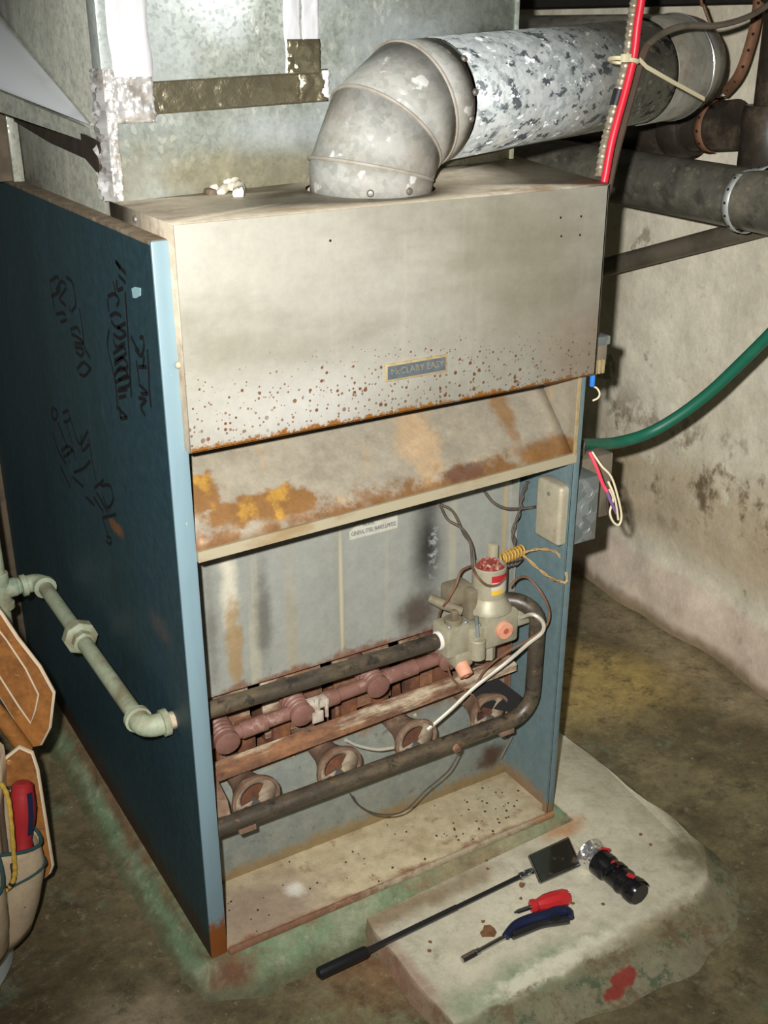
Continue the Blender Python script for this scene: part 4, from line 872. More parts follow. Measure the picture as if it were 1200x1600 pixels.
b = BM(); slab(b, [(0.0165, 0.185, 1.083), (0.0165, 0.6, 1.115), (0.0165, 0.6, 1.085), (0.0165, 0.4, 1.067), (0.0165, 0.25, 1.06), (0.0165, 0.2, 1.045)], (-0.003, 0, 0)); obj('gap_shade_sheet', b, 'dark_gap', PL)
RB = thing('return_duct', 'dull grey return duct standing behind the plenum at the top left edge', 'duct', (-0.02, 0.75, 0.999))
b = BM(); box(b, (-0.03, 0.585, 0.999), (0.0185, 0.94, 1.112), 0.002); obj('duct_body', b, 'post', RB)
b = BM(); box(b, (0.003, 0.575, 0.999), (0.0185, 0.586, 1.112), 0.001); obj('duct_flange', b, 'plenum_side', RB)

# lump of putty left on the hood
b = BM()
q0 = at(335, 298, z=HZ+0.004)
PT = thing('putty_lump', 'white lump of dried putty left on top of the hood', 'putty', (q0.x, q0.y, HZ+0.002))
tube(b, spline([at(331, 296, z=HZ+0.007), at(340, 288, z=HZ+0.011), at(354, 286, z=HZ+0.013), at(368, 286, z=HZ+0.013), at(374, 294, z=HZ+0.010), at(372, 303, z=HZ+0.007)], 4), [0.005+0.003*math.sin(i*0.9)**2 for i in range(21)], 9)
tube(b, spline([at(345, 300, z=HZ+0.006), at(355, 292, z=HZ+0.009), at(366, 294, z=HZ+0.009)], 4), [0.005, 0.006, 0.006, 0.007, 0.006, 0.006, 0.005, 0.005, 0.004], 8)
for v in b.verts: v.co += V((1, 1, 1))*0.004*mnoise.noise(v.co*130)
obj('putty_curl', b, 'putty', PT, smooth=60)
b = BM(); qa, qb = at(308, 300, z=HZ+0.003), at(338, 304, z=HZ+0.003)
box(b, (qa.x, qb.y-0.005, HZ+0.0015), (qb.x, qb.y+0.016, HZ+0.010), 0.003); obj('putty_base', b, 'flange', PT)

# ================================================================== FLUE
ya = math.radians(14); FD = V((math.cos(ya), math.sin(ya), 0.045)).normalized(); FZC = 1.113; FR = 0.0765
FL = thing('flue_pipe', 'galvanised flue pipe with a segmented elbow rising from the furnace hood', 'flue pipe', (CX, CY, HZ-0.006))
Bc = V((CX, CY, FZC)); Rb = 0.100
hd = V((FD.x, FD.y, 0)).normalized(); ctr = V((CX, CY, FZC-Rb+FD.z*0.1)) + hd*Rb
def bend(a):   # a=0 vertical .. 1 along the run
    t = a*math.radians(90-2.6); return ctr + (-hd*math.cos(t)+V((0, 0, 1))*math.sin(t))*Rb, (hd*math.sin(t)+V((0, 0, 1))*math.cos(t))
def ringat(bm, p, d, r, seg=40):
    n1 = d.cross(V((-hd.y, hd.x, 0))).normalized(); n2 = d.cross(n1).normalized()
    return [bm.verts.new(p+(n1*math.cos(2*math.pi*k/seg)+n2*math.sin(2*math.pi*k/seg))*r) for k in range(seg)]
def loft(bm, rings, caps=False):
    for i in range(len(rings)-1):
        m_ = len(rings[i])
        for k in range(m_): bm.faces.new((rings[i][k], rings[i][(k+1) % m_], rings[i+1][(k+1) % m_], rings[i+1][k]))
p00, _ = bend(0)
cuts = [0.16, 0.50, 0.84]
# gores: straight pieces cut at an angle where they meet
def cutring(bm, a, r):
    p, d = bend(a); return p, d, r
edges = [(V((CX, CY, HZ-0.006)), V((0, 0, 1)))]+[bend(a) for a in cuts]+[(bend(1)[0]+FD*0.012, FD)]
mids = [(V((0, 0, 1)))]+[bend((cuts[i]+cuts[i+1])/2)[1] for i in range(2)]+[FD]
def gore(i, r=FR):
    b = BM(); (pa, da), (pb, db) = edges[i], edges[i+1]; d = mids[i]
    n1 = d.cross(V((-hd.y, hd.x, 0))).normalized(); n2 = d.cross(n1).normalized(); seg = 48; ra, rb_ = [], []
    pc = (pa+pb)/2
    for k in range(seg):
        q = pc+(n1*math.cos(2*math.pi*k/seg)+n2*math.sin(2*math.pi*k/seg))*r
        ta = (pa-q).dot(da)/d.dot(da); tb = (pb-q).dot(db)/d.dot(db)
        ra.append(q+d*ta); rb_.append(q+d*tb)
    loft(b, [[b.verts.new(p) for p in ra], [b.verts.new(p) for p in rb_]])
    return b, ra, rb_
for i in range(4):
    b, ra, rb_ = gore(i, FR-0.0006*(i % 2)); obj('elbow_segment', b, 'elbow', FL, solid=0.0012)
    if i < 3:
        b = BM(); tube(b, rb_+[rb_[0], rb_[1]], 0.0026, 8, False); obj('elbow_seam', b, 'seam', FL)
s0, s1, s2 = 0.118, 0.585, 0.70
axis0 = bend(1)[0]-FD*0.10
def fp(s): return axis0+FD*s
b = BM(); lathe(b, [(FR-0.0015, 0.0), (FR-0.0015, s1-s0+0.01)], fp(s0), FD, 64, False, False); st_ = obj('straight_pipe', b, 'flue', FL, solid=0.001)
b = BM(); tube(b, [fp(0.22)+V((0, 0, 0)), fp(0.22)], 0.001, 4) if False else None; b.free()
b = BM(); lathe(b, [(FR+0.0012, 0.0), (FR+0.0012, 0.085), (FR+0.003, 0.09), (FR+0.003, 0.10)], fp(s1-0.01), FD, 56, False, False); obj('end_sleeve', b, 'sleeve', FL, solid=0.001)
b = BM(); d2 = FD; pe = fp(s1+0.088); n_up = V((0, 0, 1)); nb = V((-FD.y, FD.x, 0)).normalized()
rr = []
for k in range(9):
    t = math.radians(90)*k/8; p = pe+nb*0.085*(1-math.cos(t))+FD*0.085*math.sin(t); d = (FD*math.cos(t)+nb*math.sin(t)); m1 = d.cross(n_up).normalized(); m2 = d.cross(m1)
    rr.append([b.verts.new(p+(m1*math.cos(2*math.pi*j/40)+m2*math.sin(2*math.pi*j/40))*(FR-0.001)) for j in range(40)])
p = p+nb*0.5; rr.append([b.verts.new(p+(m1*math.cos(2*math.pi*j/40)+m2*math.sin(2*math.pi*j/40))*(FR-0.001)) for j in range(40)])
loft(b, rr); obj('rear_elbow', b, 'sleeve', FL, solid=0.001)
b = BM(); lathe(b, [(FR+0.001, 0), (FR+0.0045, 0.002), (FR+0.0045, 0.006), (FR+0.001, 0.008)], fp(s1+0.084), FD, 56, False, False); obj('sleeve_rim', b, 'chrome_rim', FL)
for ang, s in ((0.55, 0.112), (1.1, 0.112), (1.5, 0.105)):
    n1 = FD.cross(V((0, 0, 1))).normalized(); n2 = n1.cross(FD)
    d = n1*math.sin(ang+0.3)+n2*math.cos(ang+0.3); screw(FL, fp(s)+d*(FR+0.0005), d, 0.0045)
for a in (-2.1, -1.45):
    d = V((math.cos(a), math.sin(a), 0)); screw(FL, V((CX, CY, HZ+0.008))+d*FR, d, 0.0045)

# conduit, red cable and brown cable tied together in front of the flue
BDL = [(1022, -700), (1014, -300), (1004, -40), (1000, 0), (994, 40), (988, 90), (976, 140), (962, 190), (952, 230), (944, 275), (938, 300)]
def bpath(dx, yd, pts=BDL, ext=True): return [at(x+dx, y, y=yd) for x, y in pts]
CD = thing('metal_conduit', 'flexible metal conduit tied beside the red cable above the furnace', 'conduit', at(938, 300, y=0.012))
b = BM(); path = spline(bpath(-8, 0.012, BDL[:-1]), 14)
rs = [0.0062+0.0009*math.sin(i*1.9) for i in range(len(path))]; tube(b, path, rs, 10); obj('conduit_sheath', b, 'conduit', CD)
b = BM(); tube(b, path[84:92], 0.0078, 12); obj('conduit_tape', b, 'black_rubber', CD)
b = BM(); tube(b, spline(bpath(2, 0.0), 6), 0.0052, 10); tag(obj('red_cable', b, 'red_cable'), 'bright red cable hanging down over the flue pipe to the furnace corner', 'cable')
b = BM(); tube(b, spline([at(*p, y=0.018) for p in ((1012, 70), (1003, 90), (992, 130), (978, 180), (962, 240), (952, 285), (945, 312))], 6), 0.0055, 8); tag(obj('brown_cable', b, 'brown_cable'), 'dark brown cable strapped behind the red cable', 'cable')
b = BM(); tube(b, spline([at(1420, -160, x=1.12), at(1330, -75, x=1.08), at(1240, -20, y=0.16), at(1200, 8, y=0.15), at(1165, 28, y=0.13), at(1120, 40, y=0.10), at(1075, 40, y=0.08), at(1040, 50, y=0.06), at(1015, 68, y=0.03), at(1003, 84, y=0.02)], 6), 0.0045, 8); tag(obj('grey_cable', b, 'grey_cable'), 'grey cable sagging from the top right corner across the flue end', 'cable')
TI = thing('cable_tie', 'cream nylon cable tie round the conduit and cables with a long loose tail', 'cable tie', at(985, 95, y=-0.008))
b = BM(); q = at(985, 93, y=-0.006)
tube(b, spline([q+V((-0.014, 0.0, 0.002)), q+V((-0.006, -0.008, 0.0)), q+V((0.008, -0.006, -0.002)), q+V((0.014, 0.01, -0.004)), q+V((0.006, 0.032, -0.004)), q+V((-0.012, 0.026, 0)), q+V((-0.018, 0.008, 0.002)), q+V((-0.014, 0, 0.002))], 4), 0.0028, 6); obj('tie_loop', b, 'tie', TI)
b = BM(); box(b, q+V((-0.018, -0.009, -0.003)), q+V((-0.006, -0.001, 0.007)), 0.001); obj('tie_head', b, 'tie', TI)
b = BM(); ribbon(b, [q+V((0.008, -0.007, 0)), at(1010, 105, y=-0.015), at(1050, 128, y=-0.01), at(1100, 155, y=0.0)], 0.0055, (0.2, -1, 0.3), 0.0012); obj('tie_tail', b, 'tie', TI)
b = BM(); tube(b, spline([at(1080, -300, y=0.3), at(1094, -20, y=0.3), at(1100, 10, y=0.3), at(1111, 40, y=0.29), at(1122, 70, y=0.29)], 5), 0.0025, 7); tag(obj('thin_brown_wire', b, 'brown_wire'), 'thin brown wire dropping behind the end of the flue pipe', 'wire')

# ================================================================== DRAIN PIPES ON THE WALL
def pipe(name, label, mat, pts, r, hubs=(), seg=28, cat='pipe', group=None):
    a = V(pts[0]); t = thing(name, label, cat, a, group)
    b = BM(); tube(b, pts, r, seg); obj('pipe_run', b, mat, t)
    for (p, d, r2, ln) in hubs:
        b = BM(); lathe(b, [(r2*0.93, 0), (r2, 0.006), (r2, ln-0.006), (r2*0.93, ln)], p, d, seg); obj('pipe_hub', b, mat, t)
    return t
# upper dark pipe: runs along the wall with a hub, turns into the upright stack at the right edge
ux = 1.20
pU0 = at(1190, 192, x=ux); pU1 = at(1000, 206, x=ux); dU = (pU1-pU0).normalized()
up_ = pipe('drain_pipe', 'black upper drain pipe with a hub joint running along the wall under the flue', 'abs_dark', [pU0+dU*0.055, pU1+dU*0.45], 0.043, [(at(1085, 200, x=ux), dU, 0.053, 0.05), (at(1055, 203, x=ux), dU, 0.0485, 0.12)])
st = pU0
sk = pipe('soil_stack', 'black upright soil stack at the right edge of the picture', 'abs_dark', [st+V((0.0, -0.025, -0.13)), st+V((0, -0.025, 1.0))], 0.036, [(st+V((0, -0.025, -0.075)), (0, 0, 1), 0.052, 0.105)])
lx = 1.125
pL0 = at(1230, 322, x=lx); pL1 = at(870, 258, x=lx); dL = (pL1-pL0).normalized()
pipe('drain_pipe', 'large dusty black drain pipe below the flue held by a galvanised strap', 'abs', [pL0-dL*1.3, pL1+dL*0.5], 0.0505)
sx_ = 1.285
pipe('iron_pipe', 'thin dark iron pipe rising behind the large drain pipe towards the right', 'iron', [at(935, 420, x=1.20)+(at(935, 420, x=1.20)-at(1250, 338, x=1.235))*1.2, at(1250, 338, x=1.235)-(at(935, 420, x=1.20)-at(1250, 338, x=1.235))*0.1], 0.0190, seg=20)
# strap hangers
def strap(name, label, mat, pts, wd, nrm_c, holes):
    t = thing(name, label, 'pipe strap', pts[0]); b = BM(); P = spline(pts, 6); L_ = []
    tangs = [(P[min(i+1, len(P)-1)]-P[max(i-1, 0)]).normalized() for i in range(len(P))]
    for i, p in enumerate(P):
        nr = nrm_c(p); s = tangs[i].cross(nr).normalized()*wd/2; L_.append((p+s, p-s, nr))
    for i in range(len(P)-1):
        a, c, n_ = L_[i]; a2, c2, _ = L_[i+1]
        add(b, [a, c, c2, a2], [(0, 1, 2, 3)])
    bmesh.ops.remove_doubles(b, verts=list(b.verts), dist=1e-5)
    obj('strap_band', b, mat, t, solid=0.0012)
    b = BM(); acc = 0
    for i in range(1, len(P)):
        acc += (P[i]-P[i-1]).length
        if acc > holes:
            acc = 0; nr = L_[i][2]; lathe(b, [(wd*0.15, 0), (wd*0.15, 0.0006)], P[i]+nr*0.0007, nr, 8)
    tag(obj('strap_holes', b, 'hole', t), kind='stuff'); return t
tow = lambda p: (CAM-p).normalized()
cU = at(1118, 197, x=ux)
def ringpts(c, d, r, a0, a1, n=9):
    n1, n2 = V((0, 0, 1)), d.cross(V((0, 0, 1))).normalized()
    return [c+(n1*math.cos(math.radians(a))+n2*math.sin(math.radians(a)))*r for a in [a0+(a1-a0)*k/(n-1) for k in range(n)]]
sgn = 1 if dU.cross(V((0, 0, 1))).dot(CAM-cU) > 0 else -1
strap('strap_hanger', 'rusty perforated strap hanger holding up the black upper drain pipe', 'strap_rust',
      [at(1187, -25, x=ux-0.01), at(1183, 20, x=ux-0.012), at(1172, 70, x=ux-0.02), at(1153, 120, x=ux-0.03)]+ringpts(cU, dU, 0.0455, 0, sgn*175), 0.018, lambda p: (p-cU-dU*(p-cU).dot(dU)).normalized() if (p-cU).length < 0.055 else tow(p), 0.022)
cL = at(1167, 314, x=lx)
strap('pipe_strap', 'pale galvanised perforated strap wrapped round the large drain pipe', 'strap_galv', [at(1198, 262, x=lx-0.03)]+ringpts(cL, dL, 0.0525, sgn*15, sgn*190, 12), 0.016, lambda p: (p-cL-dL*(p-cL).dot(dL)).normalized(), 0.02)
# green hose sweeping from behind the furnace
b = BM(); tube(b, spline([at(905, 694, x=0.70), at(925, 694, x=0.74), at(960, 692, x=0.80), at(1010, 678, x=0.86), at(1060, 650, x=0.90), at(1110, 612, x=0.93), at(1160, 565, x=0.95), at(1210, 515, x=0.96), at(1260, 460, x=0.97), at(1340, 360, x=0.98), at(1440, 200, x=0.99), at(1520, 0, x=1.0), at(1560, -300, x=1.0)], 6), 0.0095, 14)
tag(obj('garden_hose', b, 'hose'), 'dark green hose curving along the wall to the furnace', 'hose')

# ================================================================== GAS SUPPLY ON THE LEFT
GP = thing('gas_supply_pipe', 'pale green painted gas pipe with a union entering the left side of the furnace', 'pipe', (-0.045, 0.3, 0.34))
gx, gz = -0.040, 0.36
b = BM(); tube(b, [(gx, 0.092, gz), (gx, 0.55, gz)], 0.0118, 16); obj('pipe_run', b, 'gaspaint', GP)
def elbow(bm, c, d1, d2, r, R):
    c = V(c); d1 = V(d1).normalized(); d2 = V(d2).normalized()
    pts = [c+d1*R*1.5]+[c+d1*R*(1-math.sin(t))+d2*R*(1-math.cos(t)) for t in [math.pi/2*k/6 for k in range(7)]]+[c+d2*R*1.5]
    tube(bm, pts, r, 16)
    for d in (d1, d2): lathe(bm, [(r, 0), (r*1.22, 0.001), (r*1.22, 0.009), (r, 0.010)], c+d*(R*1.5-0.006), d, 18)
b = BM(); elbow(b, (gx, 0.070, gz-0.001), (0, 1, 0), (1, 0, 0.02), 0.0152, 0.019); obj('elbow_fitting', b, 'gaspaint', GP)
b = BM(); cyl(b, (gx+0.03, 0.070, gz-0.001), (0.003, 0.07, gz-0.001), 0.0128, 16); obj('nipple', b, 'rust', GP)
b = BM(); lathe(b, [(0.0125, -0.024), (0.0165, -0.022), (0.0165, -0.010), (0.024, -0.008), (0.026, -0.006), (0.026, 0.008), (0.024, 0.010), (0.0165, 0.012), (0.0165, 0.022), (0.0125, 0.024)], (gx, 0.352, gz), (0, 1, 0), 8); obj('union', b, 'gaspaint', GP)
b = BM(); elbow(b, (gx, 0.572, gz), (0, -1, 0), (-1, 0, -0.05), 0.0152, 0.019); obj('elbow_fitting', b, 'gaspaint', GP)
b = BM(); tube(b, [(gx-0.02, 0.572, gz), (gx-0.058, 0.572, gz-0.002)], 0.0118, 14)
for k in range(3): lathe(b, [(0.0118, 0), (0.0142, 0.001), (0.0142, 0.005), (0.0118, 0.006)], (gx-0.034-k*0.008, 0.572, gz), (-1, 0, 0), 16)
obj('nipple', b, 'gaspaint', GP)
b = BM(); cyl(b, (gx-0.066, 0.572, gz-0.032), (gx-0.066, 0.572, gz+0.032), 0.0165, 18, 0.002); lathe(b, [(0.0165, 0), (0.02, 0.002), (0.02, 0.01), (0.0165, 0.012)], (gx-0.066, 0.572, gz-0.034), (0, 0, 1), 18); cyl(b, (gx-0.04, 0.572, gz), (gx-0.066, 0.572, gz), 0.016, 16); obj('tee_fitting', b, 'gaspaint', GP)
b = BM(); tube(b, [(gx-0.066, 0.572, FZ), (gx-0.066, 0.572, 1.0)], 0.0122, 14); obj('riser', b, 'gaspaint', GP)
# upright behind the casing
b = BM(); box(b, (-0.022, 0.972, FZ), (0.03, 0.99, 0.9), 0.002); tag(obj('upright_post', b, 'post'), 'narrow brown upright behind the rear left edge of the furnace', 'post')

# ================================================================== TOOL BUCKET
BC = V((-0.357, 0.236, FZ))
BK = thing('tool_pail', 'white plastic pail wrapped in a beige canvas tool organiser at the lower left', 'pail', BC)
b = BM(); lathe(b, [(0.125, 0.002), (0.132, 0.0), (0.15, 0.33), (0.155, 0.335), (0.155, 0.35), (0.146, 0.35), (0.128, 0.008), (0.0, 0.006)], BC, (0, 0, 1), 56, True, False); obj('pail_body', b, 'pail', BK)
b = BM(); seg = 72
def cloth(a, z):
    r = 0.137+0.052*(z-0.075)/0.33*0.45 + 0.012*max(0, math.sin(a*7+0.8)) + 0.006*mnoise.noise(V((math.cos(a)*3, math.sin(a)*3, z*9)))
    return r
zs = [0.085, 0.09, 0.12, 0.16, 0.20, 0.24, 0.28, 0.31]
rings = []
for i, z in enumerate(zs):
    rings.append([b.verts.new(BC+V((math.cos(2*math.pi*k/seg)*(cloth(2*math.pi*k/seg, z)-(0.006 if i == 0 else 0)), math.sin(2*math.pi*k/seg)*(cloth(2*math.pi*k/seg, z)-(0.006 if i == 0 else 0)), z+0.018*math.sin(2*math.pi*k/seg*3+1.0)*(1 if i < 2 else 0.3)))) for k in range(seg)])
loft(b, rings); obj('canvas_wrap', b, 'canvas', BK, solid=0.003, smooth=70)
# pockets: bulging pouches with green bound tops
def pouch(a, z0, z1, wd, bulge, lower=0.02):
    b = BM(); n_ = V((math.cos(a), math.sin(a), 0)); t_ = V((-math.sin(a), math.cos(a), 0)); base_ = 0.150
    def f(u, v):
        s = (u-0.5)*2; rr = base_+bulge*(1-s*s)*(0.35+0.65*math.sin(min(1, v*1.25)*math.pi*0.55)) + 0.003*mnoise.noise(V((u*4, v*4, a*7)))
        drop = lower*(1-s*s) if v > 0.9 else 0
        return BC+n_*rr*(1-0.10*s*s)+t_*s*wd/2+V((0, 0, z0+(z1-z0)*v-drop))
    grid(b, f, 12, 12); o = obj('pocket', b, 'canvas', BK, solid=0.003, smooth=70)
    b = BM(); tube(b, [f(k/12, 1.0)+n_*0.002 for k in range(13)], 0.0027, 8); obj('pocket_trim', b, 'green_trim', o)
    return f
fA = pouch(-0.42, 0.062, 0.235, 0.108, 0.046, 0.028)
fB = pouch(0.05, 0.085, 0.275, 0.075, 0.038, 0.02)
fC = pouch(-1.0, 0.075, 0.235, 0.11, 0.035, 0.03)
b = BM(); Pp = [fA(k/8, 0.62)+V((math.cos(-0.42), math.sin(-0.42), 0))*0.003 for k in range(9)]; tube(b, Pp, 0.0022, 6); obj('pocket_trim', b, 'green_trim', BK)
# tan leather pouch hung on the pail: two stiff flaps with cream binding
LP = thing('leather_pouch', 'tan leather tool pouch with pale bound edges hanging over the pail', 'tool pouch', (-0.17, 0.24, 0.0))
def flap(pts, mat_bind=True, thick=0.012, rb=0.0038):
    b = BM(); slab(b, pts, V((0.4, 0.9, 0)).normalized()*thick); o = obj('leather_flap', b, 'leather', LP)
    b = BM(); P = [V(p)+V((0.4, 0.9, 0)).normalized()*thick*0.5 for p in pts]; tube(b, P+[P[0]], rb, 8); obj('binding', b, 'binding', o)
    return o
f1 = flap([at(x, y, y=0.24+0.0006*(80-x)) for x, y in ((-60, 890), (0, 962), (25, 1000), (60, 1045), (82, 1085), (76, 1138), (62, 1165), (46, 1168), (20, 1120), (0, 1088), (-60, 1010))])
b = BM(); tube(b, [at(x, y, y=0.2355+0.0006*(80-x)) for x, y in ((-20, 962), (10, 1000), (40, 1045), (60, 1085), (55, 1110), (48, 1130), (30, 1105), (0, 1058), (-20, 1030))], 0.0014, 6); obj('stitching', b, 'binding', f1)
f2 = flap([at(x, y, y=0.20+0.0005*(80-x)) for x, y in ((-60, 1225), (0, 1196), (30, 1172), (48, 1180), (56, 1205), (68, 1280), (80, 1355), (76, 1366), (58, 1380), (30, 1400), (-60, 1420))])
b = BM(); tube(b, [at(x, y, y=0.245) for x, y in ((-30, 1085), (0, 1118), (40, 1172))], 0.011, 12); tag(obj('wooden_handle', b, 'leather'), 'tan wooden tool handle tucked in the leather pouch', 'handle')
# screwdriver in the pocket
SD = thing('screwdriver', 'red and navy screwdriver standing handle up in the canvas pocket', 'screwdriver', at(38, 1330, y=0.155))
a0, a1 = at(36, 1332, y=0.155), at(35, 1222, y=0.175); d = a1-a0; L0 = d.length
b = BM(); lathe(b, [(0.012, 0), (0.0135, 0.004), (0.0135, 0.012), (0.0115, 0.018), (0.0165, 0.045), (0.018, 0.065), (0.016, 0.084), (0.0145, 0.092), (0.0155, L0-0.014), (0.0145, L0-0.004), (0.010, L0)], a0, d, 18); hd_ = obj('handle', b, 'red_grip', SD)
b = BM(); n1, n2 = frame(d); dn = d.normalized(); side = (CAM-a0); side = (side-dn*side.dot(dn)).normalized(); side = (side*0.75+RT*0.7).normalized()
ribbon(b, [a0+dn*(0.03+0.06*k/6)+side*(0.0138+0.0045*math.sin(math.pi*(0.15+0.75*k/6))) for k in range(7)], 0.0075, side, 0.001); obj('grip_inlay', b, 'navy_rubber', hd_)
b = BM(); cyl(b, a0-dn*0.08, a0, 0.0035, 10); obj('blade', b, 'chrome', SD)
# yellow cord and a ring handle
b = BM(); cord = spline([at(x, y, y=0.125) for x, y in ((-25, 1215), (2, 1226), (13, 1250), (18, 1290), (22, 1340), (23, 1365), (16, 1385), (0, 1396), (-25, 1400))], 8)
tube(b, cord, [0.0032+0.0005*math.sin(i*1.6) for i in range(len(cord))], 8); tag(obj('yellow_cord', b, 'yellow_rope'), 'yellow twisted cord looped down over the canvas organiser', 'cord')
SC = thing('scissors', 'black ring handled scissors pushed into the canvas pocket at the left edge', 'scissors', at(8, 1390, y=0.135))
b = BM(); c = at(7, 1366, y=0.135); tube(b, [c+RT*(0.013*math.cos(t))+UP*(0.021*math.sin(t)) for t in [2*math.pi*k/20 for k in range(22)]], 0.0038, 8, False); obj('ring_handle', b, 'black_rubber', SC)
b = BM(); tube(b, [c+UP*(-0.02), c+UP*(-0.07)], 0.004, 8); obj('blade', b, 'chrome', SC)

# ================================================================== TOOLS ON THE SLAB
IM = thing('inspection_mirror', 'telescopic inspection mirror with a black handle lying across the slab', 'inspection mirror', at(700, 1423, z=0.0))
h0, h1, m0 = at(496, 1522, z=0.0085), at(573, 1486, z=0.0085), at(818, 1367, z=0.0085)
b = BM(); d = (h1-h0); lathe(b, [(0.005, 0), (0.008, 0.002), (0.0085, 0.006), (0.0085, d.length-0.004), (0.007, d.length)], h0, d, 16); obj('handle', b, 'black_rubber', IM)
b = BM(); m1 = h1.lerp(m0, 0.55); tube(b, [h1, m1], 0.0046, 12); tube(b, [m1, m0-(m0-h1).normalized()*0.006], 0.0038, 12); obj('rod', b, 'rod', IM)
b = BM(); dd = (m0-h1).normalized(); cyl(b, m0-dd*0.008, m0, 0.006, 10, 0.001); lathe(b, [(0.0001, 0), (0.006, 0.003), (0.006, 0.006), (0.0001, 0.010)], m0+dd*0.001, dd, 12); box(b, m0+V((0.004, -0.004, -0.004)), m0+V((0.018, 0.004, 0.004)), 0.001); obj('ball_joint', b, 'chrome', IM)
cs = [at(x, y, z=0.012) for x, y in ((826, 1340), (888, 1311), (906, 1352), (843, 1380))]
b = BM(); slab(b, cs, (0, 0, 0.0025)); mf = obj('mirror_back', b, 'black_rubber', IM)
cm = sum(cs, V())/4
b = BM(); slab(b, [cm+(p-cm)*0.93+V((0, 0, 0.0026)) for p in cs], (0, 0, 0.0008)); obj('mirror_glass', b, 'mirror', IM)
b = BM()
for i in (0, 2): tube(b, [cs[i]+V((0, 0, 0.0015)), cs[(i+1) % 4]+V((0, 0, 0.0015))], 0.0024, 8)
for i in (1, 3): tube(b, [cs[i]+V((0, 0, 0.0015)), cs[(i+1) % 4]+V((0, 0, 0.0015))], 0.0016, 8)
obj('mirror_frame', b, 'chrome', IM)
# stubby red screwdriver
S2 = thing('stubby_screwdriver', 'stubby red handled screwdriver lying on the slab beside the blue ratchet', 'screwdriver', at(850, 1408, z=0.0))
a0, a1 = at(829, 1417, z=0.013), at(889, 1400, z=0.013); d = a1-a0; L0 = d.length; dn = d.normalized()
b = BM(); lathe(b, [(0.008, 0), (0.0105, 0.002), (0.0105, 0.007), (0.0085, 0.011), (0.0125, 0.024), (0.0135, 0.04), (0.013, L0-0.007), (0.010, L0-0.001), (0.004, L0)], a0, d, 10); obj('handle', b, 'red_plastic', S2, smooth=25)
b = BM(); tip = at(803, 1426, z=0.010); cyl(b, tip+dn*0.006, a0+dn*0.004, 0.0032, 10); lathe(b, [(0.001, 0), (0.0032, 0.007)], tip, dn, 8); obj('shank', b, 'chrome', S2)
# ratchet with a curved blue grip
RA = thing('ratchet_driver', 'ratchet driver with a curved navy grip and a chrome shaft on the slab', 'ratchet', at(800, 1460, z=0.0))
b = BM(); gp = spline([at(x, y, z=0.011) for x, y in ((790, 1463), (806, 1447), (828, 1438), (852, 1432), (872, 1424), (888, 1424), (892, 1434))], 6)
n_ = len(gp); tube(b, gp, [0.0052+0.0042*math.sin(math.pi*min(1, (i/n_)*1.05+0.05)) for i in range(n_)], 12); gr_ = obj('grip', b, 'navy_rubber', RA)
b = BM(); gp2 = spline([at(x, y, z=0.010) for x, y in ((800, 1462), (820, 1454), (846, 1444), (870, 1440), (888, 1437))], 5); tube(b, gp2, 0.0062, 10); obj('grip_underside', b, 'rod', RA)
b = BM(); lathe(b, [(0.007, 0), (0.007, 0.004)], at(868, 1437, z=0.016), (0, 0, 1), 14); obj('ratchet_dial', b, 'black_rubber', RA)
b = BM(); s_0, s_1 = at(722, 1500, z=0.007), at(797, 1459, z=0.009); mid = s_0.lerp(s_1, 0.3); cyl(b, mid, s_1, 0.0035, 12); obj('shaft', b, 'chrome', RA)
b = BM(); cyl(b, s_0, s_0.lerp(s_1, 0.28), 0.0056, 6, 0.0008); cyl(b, s_0.lerp(s_1, 0.28), s_0.lerp(s_1, 0.36), 0.0046, 12, 0.0008); obj('socket', b, 'chrome', RA)
# flashlight wrapped in black tape
TL = thing('flashlight', 'black taped flashlight with a wide silver reflector head on the slab', 'flashlight', at(965, 1370, z=0.0))
a0, a1 = at(934, 1344, z=0.021), at(1000, 1398, z=0.019); d = a1-a0; L0 = d.length; dn = d.normalized()
b = BM(); pr = [(0.019, 0), (0.0215, 0.004), (0.0215, 0.022), (0.0185, 0.026), (0.019, 0.05), (0.0205, 0.053), (0.0205, 0.058), (0.0185, 0.061), (0.0185, L0-0.022), (0.0205, L0-0.018), (0.0205, L0-0.006), (0.017, L0)]
lathe(b, pr, a0, d, 20)
for v in b.verts: v.co += (v.co-cm).normalized()*0.0012*mnoise.noise(v.co*90)
tb = obj('body', b, 'torch', TL, smooth=35)
b = BM(); lathe(b, [(0.0205, 0), (0.0245, 0.020), (0.0255, 0.022), (0.024, 0.022), (0.010, 0.004)], a0+dn*0.002, -dn, 26, False, False); obj('reflector_head', b, 'reflector', TL, solid=0.001)
b = BM(); lathe(b, [(0.0001, -0.002), (0.012, 0.0), (0.016, 0.002)], a0-dn*0.012, -dn, 18, False, True); obj('bulb_holder', b, 'reflector', TL)
n1 = dn.cross(V((0, 0, 1))).normalized()
for s, k, l in ((0.036, 0.3, 0.012), (0.068, 0.2, 0.012)):
    c = a0+dn*s+V((0, 0, 0.0185))
    b = BM(); ribbon(b, [c-dn*l*0.5+n1*0.004*k, c+dn*l*0.5-n1*0.004*k], 0.007, (0, 0, 1), 0.0022); obj('red_mark', b, 'red_plastic', tb)
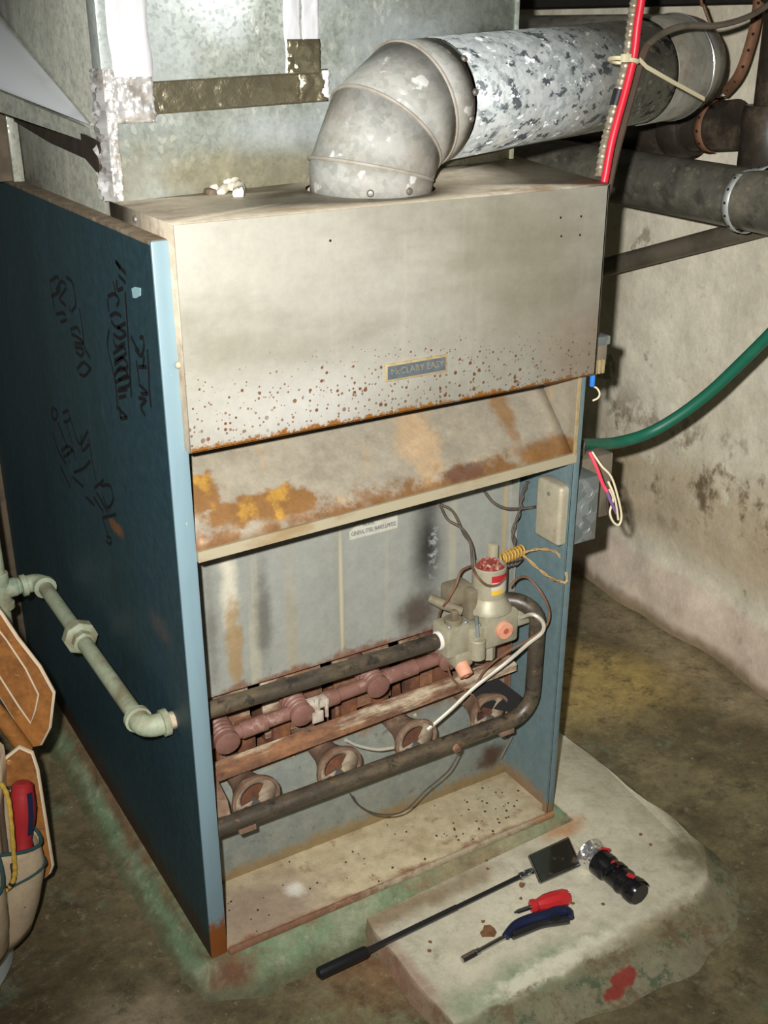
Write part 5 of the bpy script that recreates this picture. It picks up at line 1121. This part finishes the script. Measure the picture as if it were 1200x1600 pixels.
for s in (0.03, 0.072):
    b = BM(); ribbon(b, [a0+dn*(s+0.012*math.sin(t*0.5))+(n1*math.cos(t)+V((0, 0, 1))*math.sin(t))*0.0205 for t in [0.15+2.8*k/12 for k in range(13)]], 0.008, (0, 0, 1), 0.001); obj('tape_wrap', b, 'torch', tb)
b = BM(); tube(b, [a0+dn*0.001+n1*-0.004+V((0, 0, 0.022)), a0+dn*0.006+n1*-0.018+V((0, 0, 0.016))], 0.0022, 6); obj('red_tab', b, 'red_plastic', tb)

# rust flakes and grit
def flake(px, py, size, z, label):
    c = at(px, py, z=z); b = BM(); n = 9; rnd = random.Random(int(px*31+py))
    slab(b, [c+V((math.cos(2*math.pi*k/n), math.sin(2*math.pi*k/n), 0))*size*rnd.uniform(0.55, 1.1) for k in range(n)], (0, 0, 0.0012))
    o = obj('rust_flake', b, 'flake'); tag(o, label, 'flake', 'rust flakes fallen on the slab'); return o
flake(762, 1456, 0.013, 0.0002, 'large brown rust flake lying beside the ratchet shaft')
flake(816, 1383, 0.006, 0.0002, 'brown rust flake between the mirror joint and the stubby screwdriver')
for p in ((814, 1404), (1001, 1304), (1017, 1320), (671, 1486), (672, 1472), (760, 1345), (762, 1358), (895, 1412), (942, 1413), (755, 1440), (680, 1330)):
    flake(p[0], p[1], 0.0032, 0.0002, 'tiny brown rust flake scattered on the pale slab')
b = BM(); rnd = random.Random(3)
for k in range(70):
    x = rnd.uniform(0.05, 0.6); y = rnd.uniform(0.005, 0.12) if rnd.random() < 0.7 else rnd.gauss(0.07, 0.02); x = rnd.gauss(0.48, 0.06) if rnd.random() < 0.45 else x
    if not 0.03 < x < 0.6 or not 0.0 < y < 0.125: continue
    s = rnd.uniform(0.0007, 0.0024); a = rnd.uniform(0, 3)
    slab(b, [V((x+s*math.cos(a+t), y+s*math.sin(a+t), 0.005)) for t in (0, 1.5, 2.9, 4.4)], (0, 0, s*0.7))
tag(obj('grit', b, 'grit'), 'dark grit and soot crumbs strewn over the furnace base tray', 'grit', kind='stuff')
